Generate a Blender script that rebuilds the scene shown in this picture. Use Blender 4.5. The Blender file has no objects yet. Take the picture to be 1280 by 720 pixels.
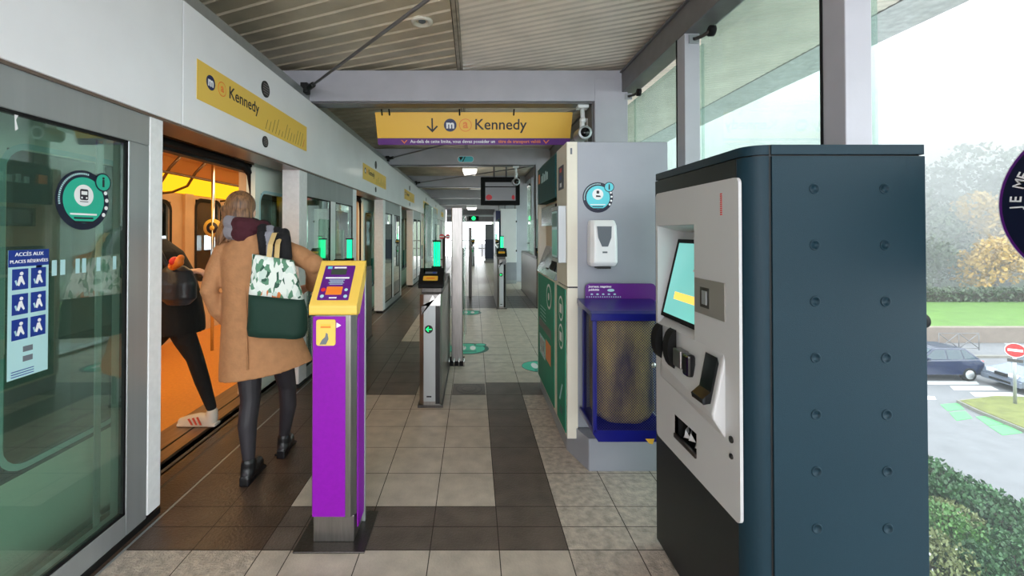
import bpy, bmesh, math, random
from mathutils import Vector, Matrix, noise
from mathutils.bvhtree import BVHTree
random.seed(7)
SC = bpy.context.scene
COL = SC.collection

# ------------------------------------------------------------------ camera
cam_d = bpy.data.cameras.new('camera')
cam = bpy.data.objects.new('camera', cam_d); COL.objects.link(cam)
cam_d.sensor_width = 36.0
cam_d.lens = 545.0 / 1280.0 * 36.0
cam_d.shift_x = 48.0 / 1280.0
cam_d.shift_y = -75.7 / 1280.0
cam_d.clip_start = 0.02; cam_d.clip_end = 600
cam.location = (0, 0, 1.45)
cam.rotation_euler = (math.radians(90.6), 0, 0)
SC.camera = cam

# ------------------------------------------------------------------ colour and exposure
SC.view_settings.view_transform = 'Standard'
SC.view_settings.look = 'None'
SC.view_settings.gamma = 1.0
SC.view_settings.use_curve_mapping = False
SC.view_settings.exposure = 1.1

# ------------------------------------------------------------------ world: bright overcast sky
W = bpy.data.worlds.new('overcast_sky'); SC.world = W
W.use_nodes = True
wn = W.node_tree; wn.nodes.clear()
wo = wn.nodes.new('ShaderNodeOutputWorld'); wb = wn.nodes.new('ShaderNodeBackground')
tc = wn.nodes.new('ShaderNodeTexCoord'); nz = wn.nodes.new('ShaderNodeTexNoise')
rp = wn.nodes.new('ShaderNodeValToRGB')
nz.inputs['Scale'].default_value = 2.2; nz.inputs['Detail'].default_value = 3
rp.color_ramp.elements[0].position = 0.3; rp.color_ramp.elements[0].color = (0.82, 0.86, 0.92, 1)
rp.color_ramp.elements[1].position = 0.7; rp.color_ramp.elements[1].color = (0.97, 0.98, 1.0, 1)
wn.links.new(tc.outputs['Generated'], nz.inputs['Vector']); wn.links.new(nz.outputs['Fac'], rp.inputs['Fac'])
wn.links.new(rp.outputs['Color'], wb.inputs['Color']); wb.inputs['Strength'].default_value = 2.9
wn.links.new(wb.outputs['Background'], wo.inputs['Surface'])

# ------------------------------------------------------------------ materials
def lin(c):
    c = c / 255.0
    return c / 12.92 if c <= 0.04045 else ((c + 0.055) / 1.055) ** 2.4
def rgb(r, g, b): return (lin(r), lin(g), lin(b), 1.0)
M = {}
def mat(name, col, rough=0.5, metal=0.0, nscale=0, namt=0.0, bump=0.0, bscale=40, spec=0.5, emit=None, estr=0, stretch=None, coat=0):
    m = bpy.data.materials.new(name); m.use_nodes = True
    nt = m.node_tree; b = nt.nodes['Principled BSDF']
    c = rgb(*col)
    b.inputs['Base Color'].default_value = c
    b.inputs['Roughness'].default_value = rough; b.inputs['Metallic'].default_value = metal
    b.inputs['Specular IOR Level'].default_value = spec
    if coat: b.inputs['Coat Weight'].default_value = coat; b.inputs['Coat Roughness'].default_value = 0.1
    g = None
    if nscale or bump:
        g = nt.nodes.new('ShaderNodeNewGeometry'); mp = nt.nodes.new('ShaderNodeMapping')
        nt.links.new(g.outputs['Position'], mp.inputs['Vector'])
        if stretch: mp.inputs['Scale'].default_value = stretch
    if nscale:
        n = nt.nodes.new('ShaderNodeTexNoise'); n.inputs['Scale'].default_value = nscale; n.inputs['Detail'].default_value = 4
        nt.links.new(mp.outputs['Vector'], n.inputs['Vector'])
        r = nt.nodes.new('ShaderNodeValToRGB')
        r.color_ramp.elements[0].position = 0.3; r.color_ramp.elements[1].position = 0.7
        r.color_ramp.elements[0].color = tuple(x * (1 - namt) for x in c[:3]) + (1,)
        r.color_ramp.elements[1].color = tuple(min(1, x * (1 + namt)) for x in c[:3]) + (1,)
        nt.links.new(n.outputs['Fac'], r.inputs['Fac']); nt.links.new(r.outputs['Color'], b.inputs['Base Color'])
    if bump:
        n2 = nt.nodes.new('ShaderNodeTexNoise'); n2.inputs['Scale'].default_value = bscale; n2.inputs['Detail'].default_value = 3
        nt.links.new(mp.outputs['Vector'], n2.inputs['Vector'])
        bp = nt.nodes.new('ShaderNodeBump'); bp.inputs['Strength'].default_value = bump; bp.inputs['Distance'].default_value = 0.01
        nt.links.new(n2.outputs['Fac'], bp.inputs['Height']); nt.links.new(bp.outputs['Normal'], b.inputs['Normal'])
    if emit:
        b.inputs['Emission Color'].default_value = rgb(*emit); b.inputs['Emission Strength'].default_value = estr
    M[name] = m
    return m
def glass(name, tint=(0.9, 0.96, 0.93), refl=1.0, veil=0.0, veilcol=(200, 205, 205), base=0.04):
    m = bpy.data.materials.new(name); m.use_nodes = True
    nt = m.node_tree; nt.nodes.clear()
    o = nt.nodes.new('ShaderNodeOutputMaterial'); t = nt.nodes.new('ShaderNodeBsdfTransparent')
    gl = nt.nodes.new('ShaderNodeBsdfGlossy'); mx = nt.nodes.new('ShaderNodeMixShader')
    fr = nt.nodes.new('ShaderNodeLayerWeight'); fr.inputs['Blend'].default_value = 0.5
    pw = nt.nodes.new('ShaderNodeMath'); pw.operation = 'POWER'; pw.inputs[1].default_value = 4.5
    mu = nt.nodes.new('ShaderNodeMath'); mu.operation = 'MULTIPLY_ADD'; mu.inputs[1].default_value = 0.75*refl; mu.inputs[2].default_value = 0.045*refl; mu.use_clamp = True
    t.inputs['Color'].default_value = (*tint, 1); gl.inputs['Roughness'].default_value = 0.015
    gl.inputs['Color'].default_value = (0.95, 1, 0.97, 1)
    nt.links.new(fr.outputs['Facing'], pw.inputs[0]); nt.links.new(pw.outputs[0], mu.inputs[0]); nt.links.new(mu.outputs[0], mx.inputs['Fac'])
    a = t.outputs[0]
    if veil:
        d = nt.nodes.new('ShaderNodeBsdfDiffuse'); d.inputs['Color'].default_value = rgb(*veilcol)
        tr = nt.nodes.new('ShaderNodeBsdfTranslucent'); tr.inputs['Color'].default_value = rgb(*veilcol)
        m1 = nt.nodes.new('ShaderNodeMixShader'); m1.inputs['Fac'].default_value = 0.5
        nt.links.new(d.outputs[0], m1.inputs[1]); nt.links.new(tr.outputs[0], m1.inputs[2])
        m2 = nt.nodes.new('ShaderNodeMixShader')
        n = nt.nodes.new('ShaderNodeTexNoise'); n.inputs['Scale'].default_value = 1.5; n.inputs['Detail'].default_value = 6
        g = nt.nodes.new('ShaderNodeNewGeometry'); nt.links.new(g.outputs['Position'], n.inputs['Vector'])
        mm = nt.nodes.new('ShaderNodeMath'); mm.operation = 'MULTIPLY'; mm.inputs[1].default_value = veil * 2
        nt.links.new(n.outputs['Fac'], mm.inputs[0]); nt.links.new(mm.outputs[0], m2.inputs['Fac'])
        nt.links.new(a, m2.inputs[1]); nt.links.new(m1.outputs[0], m2.inputs[2]); a = m2.outputs[0]
    nt.links.new(a, mx.inputs[1]); nt.links.new(gl.outputs[0], mx.inputs[2])
    nt.links.new(mx.outputs[0], o.inputs['Surface'])
    M[name] = m
def emis(name, col, s):
    m = bpy.data.materials.new(name); m.use_nodes = True
    nt = m.node_tree; nt.nodes.clear()
    o = nt.nodes.new('ShaderNodeOutputMaterial'); e = nt.nodes.new('ShaderNodeEmission')
    e.inputs['Color'].default_value = rgb(*col); e.inputs['Strength'].default_value = s
    nt.links.new(e.outputs[0], o.inputs['Surface']); M[name] = m

mat('tile_light', (188, 176, 163), 0.34, nscale=9, namt=0.16, bump=0.25, bscale=90)
mat('tile_rough', (186, 173, 160), 0.42, nscale=26, namt=0.3, bump=0.9, bscale=110)
mat('tile_dark', (96, 85, 78), 0.36, nscale=7, namt=0.25, bump=0.3, bscale=90)
mat('tile_brown', (80, 64, 54), 0.32, nscale=7, namt=0.2, bump=0.3, bscale=70)
mat('grout', (62, 55, 50), 0.9)
mat('concrete', (92, 88, 84), 0.85, nscale=5, namt=0.25, bump=0.4, bscale=30)
mat('black', (14, 14, 15), 0.5)
mat('rubber', (16, 16, 17), 0.7, spec=0.25)
mat('gloss_black', (10, 11, 14), 0.12)
mat('white_panel', (238, 238, 242), 0.32, nscale=3, namt=0.03, coat=0.2)
mat('white_paint', (232, 232, 234), 0.4, nscale=30, namt=0.05)
mat('alu', (168, 172, 174), 0.38, metal=0.55, nscale=12, namt=0.06, stretch=(1, 1, 0.1))
mat('steel', (138, 134, 131), 0.28, metal=0.9, nscale=14, namt=0.12, stretch=(6, 6, 0.5))
mat('steel_dark', (92, 88, 85), 0.34, metal=0.85, nscale=14, namt=0.15, stretch=(6, 6, 0.5))
mat('chrome', (205, 205, 205), 0.12, metal=1.0)
mat('beam_paint', (174, 173, 181), 0.42, nscale=4, namt=0.05, bump=0.05)
mat('rail_paint', (104, 102, 104), 0.4, nscale=8, namt=0.1)
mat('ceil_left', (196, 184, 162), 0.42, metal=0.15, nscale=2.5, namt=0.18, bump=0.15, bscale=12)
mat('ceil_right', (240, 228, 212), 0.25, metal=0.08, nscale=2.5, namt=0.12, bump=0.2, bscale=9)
mat('ceil_dark', (70, 62, 54), 0.6)
mat('ceil_edge', (190, 192, 190), 0.6, nscale=18, namt=0.2, bump=0.5, bscale=22)
mat('gutter', (172, 162, 146), 0.5, nscale=12, namt=0.3)
mat('soffit', (120, 104, 94), 0.3, metal=0.4)
mat('yellow', (236, 196, 88), 0.42)
mat('yellow_sign', (244, 190, 66), 0.4)
mat('purple', (134, 14, 164), 0.45, spec=0.25, nscale=60, namt=0.05)
mat('purple_dark', (92, 24, 124), 0.35)
mat('navy', (22, 34, 84), 0.4)
mat('navy_dark', (18, 22, 48), 0.35)
mat('orange', (240, 130, 40), 0.4)
mat('ink', (30, 26, 40), 0.5)
mat('ink_soft', (120, 96, 52), 0.5)
mat('white', (240, 240, 242), 0.4)
mat('teal', (40, 178, 150), 0.35)
mat('teal_light', (96, 208, 222), 0.35)
mat('teal_floor', (70, 196, 168), 0.45)
mat('teal_dark', (20, 92, 84), 0.4)
mat('poster_blue', (20, 52, 140), 0.4)
mat('poster_pale', (176, 216, 220), 0.4)
mat('tvm_green', (30, 136, 108), 0.55, nscale=3, namt=0.1)
mat('tvm_header', (14, 70, 72), 0.55, spec=0.2)
mat('cream', (222, 216, 200), 0.42, nscale=6, namt=0.03)
mat('cream_tan', (206, 182, 152), 0.45)
mat('booth_grey', (150, 153, 162), 0.4, metal=0.15, nscale=3, namt=0.06, bump=0.04, bscale=400)
mat('kiosk_blue', (16, 44, 56), 0.5, nscale=2, namt=0.05, bump=0.12, bscale=500, spec=0.25)
mat('kiosk_front', (16, 24, 28), 0.45)
mat('kiosk_panel', (196, 196, 197), 0.42, nscale=2, namt=0.02)
mat('screen_teal', (120, 196, 190), 0.15, emit=(120, 200, 195), estr=0.35)
mat('screen_orange', (250, 190, 90), 0.15, emit=(250, 190, 90), estr=0.6)
mat('screen_dark', (96, 98, 100), 0.2, emit=(110, 112, 116), estr=0.25)
mat('lcd', (58, 70, 60), 0.3)
mat('red', (216, 44, 44), 0.4)
mat('red_glow', (150, 40, 50), 0.4, emit=(200, 40, 50), estr=0.12)
mat('bin_blue', (14, 18, 112), 0.3, coat=0.3)
mat('bin_bag', (158, 142, 74), 0.5, nscale=7, namt=0.85, bump=1.0, bscale=9, stretch=(1, 1, 0.35))
mat('bin_bag_grey', (96, 100, 110), 0.3, nscale=6, namt=0.3, bump=1.0, bscale=10)
mat('plastic_white', (236, 238, 240), 0.3)
mat('plastic_grey', (110, 116, 124), 0.2)
mat('train_white', (226, 236, 226), 0.35)
mat('train_green', (8, 128, 112), 0.3)
mat('train_navy', (22, 44, 84), 0.3)
mat('train_floor', (214, 142, 56), 0.4, nscale=40, namt=0.08)
mat('train_sill', (150, 124, 100), 0.3, metal=0.7, nscale=40, namt=0.2, stretch=(1, 0.1, 1))
mat('train_wall', (200, 166, 128), 0.4, nscale=5, namt=0.06)
mat('train_ceiling', (206, 150, 86), 0.3)
mat('train_bronze', (120, 96, 74), 0.25, metal=0.6)
mat('coat_tan', (176, 126, 86), 0.85, nscale=22, namt=0.1, bump=0.35, bscale=60)
mat('tights', (38, 34, 40), 0.6, nscale=8, namt=0.2)
mat('shoe_black', (18, 17, 20), 0.4)
mat('skin', (216, 170, 146), 0.5)
mat('cloth_black', (16, 16, 19), 0.85, bump=0.4, bscale=30)
mat('bag_black', (36, 40, 48), 0.35, bump=0.5, bscale=18)
mat('bag_green', (10, 50, 38), 0.75, bump=0.25, bscale=25)
mat('strap_tan', (206, 176, 120), 0.7)
mat('sneaker', (214, 206, 196), 0.6)
mat('sneaker_red', (206, 84, 62), 0.6)
mat('asphalt', (108, 108, 112), 0.85, nscale=2, namt=0.08, bump=0.2, bscale=50)
mat('kerb', (120, 116, 110), 0.8, nscale=4, namt=0.1)
mat('low_wall', (122, 110, 102), 0.8, nscale=3, namt=0.1)
mat('road_white', (185, 185, 185), 0.7)
mat('road_green', (84, 160, 98), 0.7)
mat('lawn', (84, 116, 50), 0.9, nscale=1.2, namt=0.15, bump=0.6, bscale=20)
mat('verge', (100, 104, 52), 0.9, nscale=2.5, namt=0.25, bump=0.6, bscale=20)
mat('soil', (44, 40, 28), 0.95, nscale=4, namt=0.3)
mat('hill', (74, 84, 68), 0.95, nscale=0.3, namt=0.3)
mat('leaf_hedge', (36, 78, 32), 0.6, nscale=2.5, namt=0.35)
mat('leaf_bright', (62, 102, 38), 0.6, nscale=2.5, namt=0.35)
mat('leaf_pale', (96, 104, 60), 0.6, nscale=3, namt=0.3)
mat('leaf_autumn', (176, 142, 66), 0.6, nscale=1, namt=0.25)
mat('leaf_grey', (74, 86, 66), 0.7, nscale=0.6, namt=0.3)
mat('bark', (84, 72, 62), 0.9)
mat('car_blue', (22, 34, 66), 0.25, coat=0.5)
mat('car_silver', (120, 128, 144), 0.25, metal=0.4, coat=0.5)
mat('car_window', (60, 74, 84), 0.08)
mat('car_light', (220, 226, 232), 0.1)
mat('hub', (200, 204, 206), 0.3, metal=0.5)
mat('plate', (150, 146, 140), 0.4, metal=0.35)
glass('glass_screen', (0.80, 0.93, 0.86), 3.2, veil=0.10, veilcol=(150, 185, 170))
glass('glass_window', (0.93, 0.97, 0.96), 1.0, veil=0.05)
glass('glass_old', (0.80, 0.90, 0.86), 1.0, veil=0.18, veilcol=(190, 205, 200))
glass('glass_gate', (0.82, 0.94, 0.88), 1.2)
glass('glass_edge', (0.25, 0.45, 0.38), 1.0)
glass('glass_train', (0.55, 0.6, 0.6), 1.3)
emis('glow_green', (20, 236, 150), 1.0)
emis('glow_arrow', (30, 240, 120), 1.0)
emis('glow_yellow', (255, 182, 30), 0.8)
emis('fill_warm', (255, 216, 160), 3.2)  # emission of the unseen strips added to light the train interior
emis('lamp_white', (255, 250, 238), 1.1)
emis('backlit', (60, 150, 130), 0.4)

def leopard(name, cols, scale, rough=0.7):
    """a printed textile: cells of several flat colours"""
    m = bpy.data.materials.new(name); m.use_nodes = True
    nt = m.node_tree; b = nt.nodes['Principled BSDF']; b.inputs['Roughness'].default_value = rough
    g = nt.nodes.new('ShaderNodeNewGeometry'); v = nt.nodes.new('ShaderNodeTexVoronoi')
    mp = nt.nodes.new('ShaderNodeMapping'); mp.inputs['Rotation'].default_value = (0.3, 0.7, 0.2); mp.inputs['Scale'].default_value = (1, 1, 0.55)
    nn = nt.nodes.new('ShaderNodeTexNoise'); nn.inputs['Scale'].default_value = 14
    mxv = nt.nodes.new('ShaderNodeMixRGB'); mxv.blend_type = 'ADD'; mxv.inputs[0].default_value = 0.06
    v.inputs['Scale'].default_value = scale
    r = nt.nodes.new('ShaderNodeValToRGB'); r.color_ramp.interpolation = 'CONSTANT'
    while len(r.color_ramp.elements) < len(cols): r.color_ramp.elements.new(0.5)
    for i, (p, c) in enumerate(cols):
        r.color_ramp.elements[i].position = p; r.color_ramp.elements[i].color = rgb(*c)
    nt.links.new(g.outputs['Position'], mp.inputs['Vector']); nt.links.new(mp.outputs['Vector'], mxv.inputs[1])
    nt.links.new(mp.outputs['Vector'], nn.inputs['Vector']); nt.links.new(nn.outputs['Color'], mxv.inputs[2])
    nt.links.new(mxv.outputs['Color'], v.inputs['Vector'])
    sp = nt.nodes.new('ShaderNodeSeparateColor'); nt.links.new(v.outputs['Color'], sp.inputs['Color'])
    nt.links.new(sp.outputs[0], r.inputs['Fac']); nt.links.new(r.outputs['Color'], b.inputs['Base Color'])
    M[name] = m
leopard('bag_print', [(0, (232, 238, 232)), (0.42, (92, 140, 112)), (0.58, (206, 222, 214)), (0.74, (38, 84, 66)), (0.9, (226, 232, 228)), (0.97, (214, 120, 62))], 48)
mat('scarf_grey', (140, 140, 150), 0.9, bump=0.5, bscale=50)
mat('scarf_burgundy', (66, 20, 32), 0.9, bump=0.5, bscale=50)
mat('scarf_black', (18, 17, 21), 0.9, bump=0.5, bscale=50)
leopard('scarf_cloth', [(0, (18, 16, 20)), (0.35, (70, 26, 36)), (0.6, (150, 150, 160)), (0.8, (24, 22, 26))], 9, 0.9)

def hair_mat():
    m = bpy.data.materials.new('hair'); m.use_nodes = True
    nt = m.node_tree; b = nt.nodes['Principled BSDF']; b.inputs['Roughness'].default_value = 0.45
    g = nt.nodes.new('ShaderNodeNewGeometry'); mp = nt.nodes.new('ShaderNodeMapping'); mp.inputs['Scale'].default_value = (60, 60, 5)
    n = nt.nodes.new('ShaderNodeTexNoise'); n.inputs['Scale'].default_value = 1.6; n.inputs['Detail'].default_value = 4
    r = nt.nodes.new('ShaderNodeValToRGB'); r.color_ramp.elements[0].position = 0.3; r.color_ramp.elements[1].position = 0.72
    r.color_ramp.elements[0].color = rgb(58, 38, 27); r.color_ramp.elements[1].color = rgb(158, 114, 78)
    nt.links.new(g.outputs['Position'], mp.inputs['Vector']); nt.links.new(mp.outputs['Vector'], n.inputs['Vector'])
    nt.links.new(n.outputs['Fac'], r.inputs['Fac']); nt.links.new(r.outputs['Color'], b.inputs['Base Color'])
    bp = nt.nodes.new('ShaderNodeBump'); bp.inputs['Strength'].default_value = 0.6; bp.inputs['Distance'].default_value = 0.01
    nt.links.new(n.outputs['Fac'], bp.inputs['Height']); nt.links.new(bp.outputs['Normal'], b.inputs['Normal'])
    M['hair'] = m
hair_mat()

def mesh_mat():
    """blue expanded metal: diamond openings cut by a pattern"""
    m = bpy.data.materials.new('bin_mesh'); m.use_nodes = True
    nt = m.node_tree; N = nt.nodes; L = nt.links; b = N['Principled BSDF']; out = N['Material Output']
    b.inputs['Base Color'].default_value = rgb(9, 13, 84); b.inputs['Roughness'].default_value = 0.7; b.inputs['Specular IOR Level'].default_value = 0.15
    g = N.new('ShaderNodeNewGeometry'); s = N.new('ShaderNodeSeparateXYZ'); L.new(g.outputs['Position'], s.inputs[0])
    def ma(op, a, bb=None):
        n = N.new('ShaderNodeMath'); n.operation = op
        for i, v in enumerate((a, bb)):
            if v is None: continue
            if isinstance(v, (int, float)): n.inputs[i].default_value = v
            else: L.new(v, n.inputs[i])
        return n.outputs[0]
    u = ma('MULTIPLY', ma('ADD', s.outputs[0], s.outputs[1]), math.pi / 0.015)
    v = ma('MULTIPLY', s.outputs[2], math.pi / 0.015)
    a = ma('ABSOLUTE', ma('SINE', ma('ADD', u, v))); c = ma('ABSOLUTE', ma('SINE', ma('SUBTRACT', u, v)))
    hole = ma('GREATER_THAN', ma('MINIMUM', a, c), 0.36)
    t = N.new('ShaderNodeBsdfTransparent'); mx = N.new('ShaderNodeMixShader')
    L.new(hole, mx.inputs[0]); L.new(b.outputs[0], mx.inputs[1]); L.new(t.outputs[0], mx.inputs[2]); L.new(mx.outputs[0], out.inputs['Surface'])
    M['bin_mesh'] = m
mesh_mat()

# ------------------------------------------------------------------ mesh builder
FONTC = {}
class MB:
    def __init__(s): s.v = []; s.f = []; s.m = []; s.mats = []; s.sm = []
    def mi(s, n):
        if n not in s.mats: s.mats.append(n)
        return s.mats.index(n)
    def add(s, vs, fs, mn, smooth=False):
        k = len(s.v); s.v += [Vector(v) for v in vs]; i = s.mi(mn)
        for f in fs: s.f.append([k + a for a in f]); s.m.append(i); s.sm.append(smooth)
        return s
    def box(s, x0, x1, y0, y1, z0, z1, mn):
        x0, x1 = min(x0, x1), max(x0, x1); y0, y1 = min(y0, y1), max(y0, y1); z0, z1 = min(z0, z1), max(z0, z1)
        v = [(x0,y0,z0),(x1,y0,z0),(x1,y1,z0),(x0,y1,z0),(x0,y0,z1),(x1,y0,z1),(x1,y1,z1),(x0,y1,z1)]
        return s.add(v, [(0,3,2,1),(4,5,6,7),(0,1,5,4),(1,2,6,5),(2,3,7,6),(3,0,4,7)], mn)
    def prism(s, pts, axis, a, b, mn, smooth=False):
        """pts: 2D outline; axis 'x','y','z' = extrusion; order of the two others is alphabetical"""
        def P(p, t):
            return {'x': (t, p[0], p[1]), 'y': (p[0], t, p[1]), 'z': (p[0], p[1], t)}[axis]
        n = len(pts); v = [P(p, a) for p in pts] + [P(p, b) for p in pts]
        f = [list(range(n))[::-1], list(range(n, 2 * n))]
        s.add(v, f, mn)
        return s.add(v, [(i, (i + 1) % n, n + (i + 1) % n, n + i) for i in range(n)], mn, smooth)
    def loft(s, rings, mn, cap=True, smooth=True):
        n = len(rings[0]); v = [p for r in rings for p in r]; f = []
        for i in range(len(rings) - 1):
            for j in range(n):
                f.append((i*n+j, i*n+(j+1) % n, (i+1)*n+(j+1) % n, (i+1)*n+j))
        if cap: f.append(tuple(range(n))[::-1]); f.append(tuple(range((len(rings)-1)*n, len(rings)*n)))
        return s.add(v, f, mn, smooth)
    def ell(s, zs, mn, n=20):
        """stack of horizontal ellipses (cx, cy, z, rx, ry[, tiltx])"""
        rings = []
        for e in zs:
            cx, cy, z, rx, ry = e[:5]; t = e[5] if len(e) > 5 else 0
            rings.append([(cx + rx*math.cos(a), cy + ry*math.sin(a), z + t*math.cos(a)) for a in [2*math.pi*k/n for k in range(n)]])
        return s.loft(rings, mn)
    def tube(s, pts, r, mn, n=12, smooth=True):
        pts = [Vector(p) for p in pts]; rings = []
        rs = r if isinstance(r, (list, tuple)) else [r]*len(pts)
        up = None
        for i, p in enumerate(pts):
            d = (pts[min(i+1, len(pts)-1)] - pts[max(i-1, 0)]).normalized()
            if up is None:
                up = d.orthogonal().normalized()
            up = (up - d*up.dot(d)).normalized(); w = d.cross(up)
            rings.append([p + (up*math.cos(a) + w*math.sin(a))*rs[i] for a in [2*math.pi*k/n for k in range(n)]])
        return s.loft(rings, mn, True, smooth)
    def ball(s, c, r, mn, n=14):
        r = r if isinstance(r, (list, tuple)) else (r, r, r); rings = []
        for i in range(1, n):
            a = math.pi*i/n
            rings.append([(c[0]+r[0]*math.sin(a)*math.cos(b), c[1]+r[1]*math.sin(a)*math.sin(b), c[2]-r[2]*math.cos(a)) for b in [2*math.pi*k/(n+2) for k in range(n+2)]])
        return s.loft(rings, mn)
    def limb(s, pts, rs, mn, n=14):
        """capsule chain (closed pieces that a remesh fuses)"""
        s.tube(pts, rs, mn, n)
        for p, r in zip(pts, rs): s.ball(p, r*0.99, mn, 10)
        return s
    def text(s, body, O, R, U, size, mn, align='CENTER', bold=0.0, ext=0.0006, shear=0, arc=None):
        c = bpy.data.curves.new('t', 'FONT'); c.body = body; c.size = size; c.align_x = align; c.align_y = 'CENTER'
        c.extrude = ext; c.offset = bold; c.shear = shear; c.resolution_u = 3
        o = bpy.data.objects.new('t', c); me = o.to_mesh(); R = Vector(R); U = Vector(U); Nn = R.cross(U); O = Vector(O)
        s.add([O + R*v.co.x + U*v.co.y + Nn*(v.co.z + ext) for v in me.vertices], [tuple(p.vertices) for p in me.polygons], mn)
        o.to_mesh_clear(); bpy.data.objects.remove(o); bpy.data.curves.remove(c)
        return s
    def flat(s, pts, O, R, U, mn, d=0.0, th=0.0006):
        """a thin 2D outline applied to a surface: pts in (R,U), raised by d"""
        R = Vector(R); U = Vector(U); Nn = R.cross(U); O = Vector(O); n = len(pts)
        v = [O + R*p[0] + U*p[1] + Nn*d for p in pts] + [O + R*p[0] + U*p[1] + Nn*(d+th) for p in pts]
        return s.add(v, [tuple(range(n))[::-1], tuple(range(n, 2*n))] + [(i, (i+1) % n, n+(i+1) % n, n+i) for i in range(n)], mn)
    def disc(s, c, r, O, R, U, mn, d=0.0, n=40, th=0.0006):
        r = r if isinstance(r, (tuple, list)) else (r, r)
        return s.flat([(c[0]+r[0]*math.cos(2*math.pi*k/n), c[1]+r[1]*math.sin(2*math.pi*k/n)) for k in range(n)], O, R, U, mn, d, th)
    def rect(s, x0, x1, y0, y1, O, R, U, mn, d=0.0, r=0.0, th=0.0006):
        return s.flat(rrect(x0, x1, y0, y1, r), O, R, U, mn, d, th)
    def build(s, name, parent=None, bevel=0, smooth_angle=None, remesh=0, smoothit=0, subsurf=0):
        off = parent.matrix_world.translation if parent is not None and parent.parent is None else Vector((0,0,0))
        if parent is not None:
            p = parent; off = Vector((0,0,0))
            while p is not None: off = off + Vector(p.location); p = p.parent
        me = bpy.data.meshes.new(name)
        me.from_pydata([tuple(v - off) for v in s.v], [], s.f)
        for n in s.mats: me.materials.append(M[n])
        for p, i, sm in zip(me.polygons, s.m, s.sm): p.material_index = i; p.use_smooth = sm
        me.validate(); me.update()
        o = bpy.data.objects.new(name, me); COL.objects.link(o)
        if parent is not None: o.parent = parent
        if remesh:
            fuse(o, remesh, smoothit)
        if False:
            md = o.modifiers.new('remesh', 'REMESH'); md.mode = 'VOXEL'; md.voxel_size = remesh; md.use_smooth_shade = True
            if smoothit:
                ms = o.modifiers.new('smooth', 'SMOOTH'); ms.factor = 0.6; ms.iterations = smoothit
        if bevel:
            md = o.modifiers.new('bevel', 'BEVEL'); md.width = bevel; md.segments = 2; md.limit_method = 'ANGLE'; md.angle_limit = math.radians(40)
            md.harden_normals = False
        return o
def fuse(o, size, its):
    """fuse closed overlapping pieces into one continuous skin, each face keeping the material of the piece it came from"""
    src = o.data; bm0 = bmesh.new(); bm0.from_mesh(src); bmesh.ops.triangulate(bm0, faces=bm0.faces[:])
    tree = BVHTree.FromBMesh(bm0); bm0.faces.ensure_lookup_table(); mi = [f.material_index for f in bm0.faces]
    md = o.modifiers.new('r', 'REMESH'); md.mode = 'VOXEL'; md.voxel_size = size; md.use_smooth_shade = True
    if its: ms = o.modifiers.new('s', 'SMOOTH'); ms.factor = 0.6; ms.iterations = its
    bpy.context.view_layer.update(); dg = bpy.context.evaluated_depsgraph_get()
    me = bpy.data.meshes.new_from_object(o.evaluated_get(dg)); o.modifiers.clear()
    me.materials.clear()
    for m_ in src.materials: me.materials.append(m_)
    multi = len(src.materials) > 1
    for p in me.polygons:
        p.use_smooth = True
        if multi:
            h = tree.find_nearest(p.center); p.material_index = mi[h[2]] if h[2] is not None else 0
        else: p.material_index = 0
    bm0.free(); o.data = me
def rrect(x0, x1, y0, y1, r=0.0, n=5):
    if r <= 0: return [(x0, y0), (x1, y0), (x1, y1), (x0, y1)]
    p = []
    for cx, cy, a in ((x1-r, y0+r, -90), (x1-r, y1-r, 0), (x0+r, y1-r, 90), (x0+r, y0+r, 180)):
        for k in range(n+1):
            t = math.radians(a + 90*k/n); p.append((cx + r*math.cos(t), cy + r*math.sin(t)))
    return p
def thing(name, label, cat, loc=(0, 0, 0), group=None):
    o = bpy.data.objects.new(name, None); COL.objects.link(o); o.location = loc; o.empty_display_size = 0.1
    o['label'] = label; o['category'] = cat
    if group: o['group'] = group
    return o
def tag(o, label, cat, group=None, kind=None):
    o['label'] = label; o['category'] = cat
    if group: o['group'] = group
    if kind: o['kind'] = kind
    return o
def struct(o, label=None):
    o['kind'] = 'structure'
    if label: o['label'] = label
    return o
def copy_tree(o, parent=None):
    c = o.copy(); COL.objects.link(c); c.parent = parent
    for ch in list(o.children): copy_tree(ch, c)
    return c
X, Y, Z = Vector((1, 0, 0)), Vector((0, 1, 0)), Vector((0, 0, 1))
# ================================================================== THE STATION SHELL
T = 0.316; YJ = 2.003; XR = 1.62
yj = [YJ + T*k for k in range(-16, 77)]
ys = []
for k, a in enumerate(yj[:-1]):
    b = yj[k+1]
    if abs(a - YJ) < 0.01: ys += [(a, a + T/2), (a + T/2, b)]
    else: ys.append((a, b))
xj = [-1.59, -1.283, -0.967, -0.831] + [-0.831 + T*k for k in range(1, 8)] + [XR]
def tile_mat(x, y):
    if y < YJ: return 'tile_rough' if (x < -1 or x > 0.3 or y < 1.7) else 'tile_light'
    if x < -0.96: return 'tile_brown' if y < 8 else 'tile_dark'
    if y < YJ + T: return 'tile_dark' if x < 0.43 else 'tile_rough'
    if 0.115 < x < 0.43 and y < 4.2: return 'tile_dark'
    if 3.89 < y < 4.2 and x > 0.43: return 'tile_dark'
    if 3.89 < y < 5.8 and x < -0.517: return 'tile_dark'
    if 8.3 < y < 9.9: return 'tile_dark'
    if x > 0.43 and y < 4.2: return 'tile_rough'
    return 'tile_light'
fl = MB()
fl.box(-1.59, XR, -3.06, 26, -0.25, -0.003, 'grout')
fl.box(-1.88, -1.59, -3.06, 26, -0.25, -0.002, 'concrete')
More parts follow.
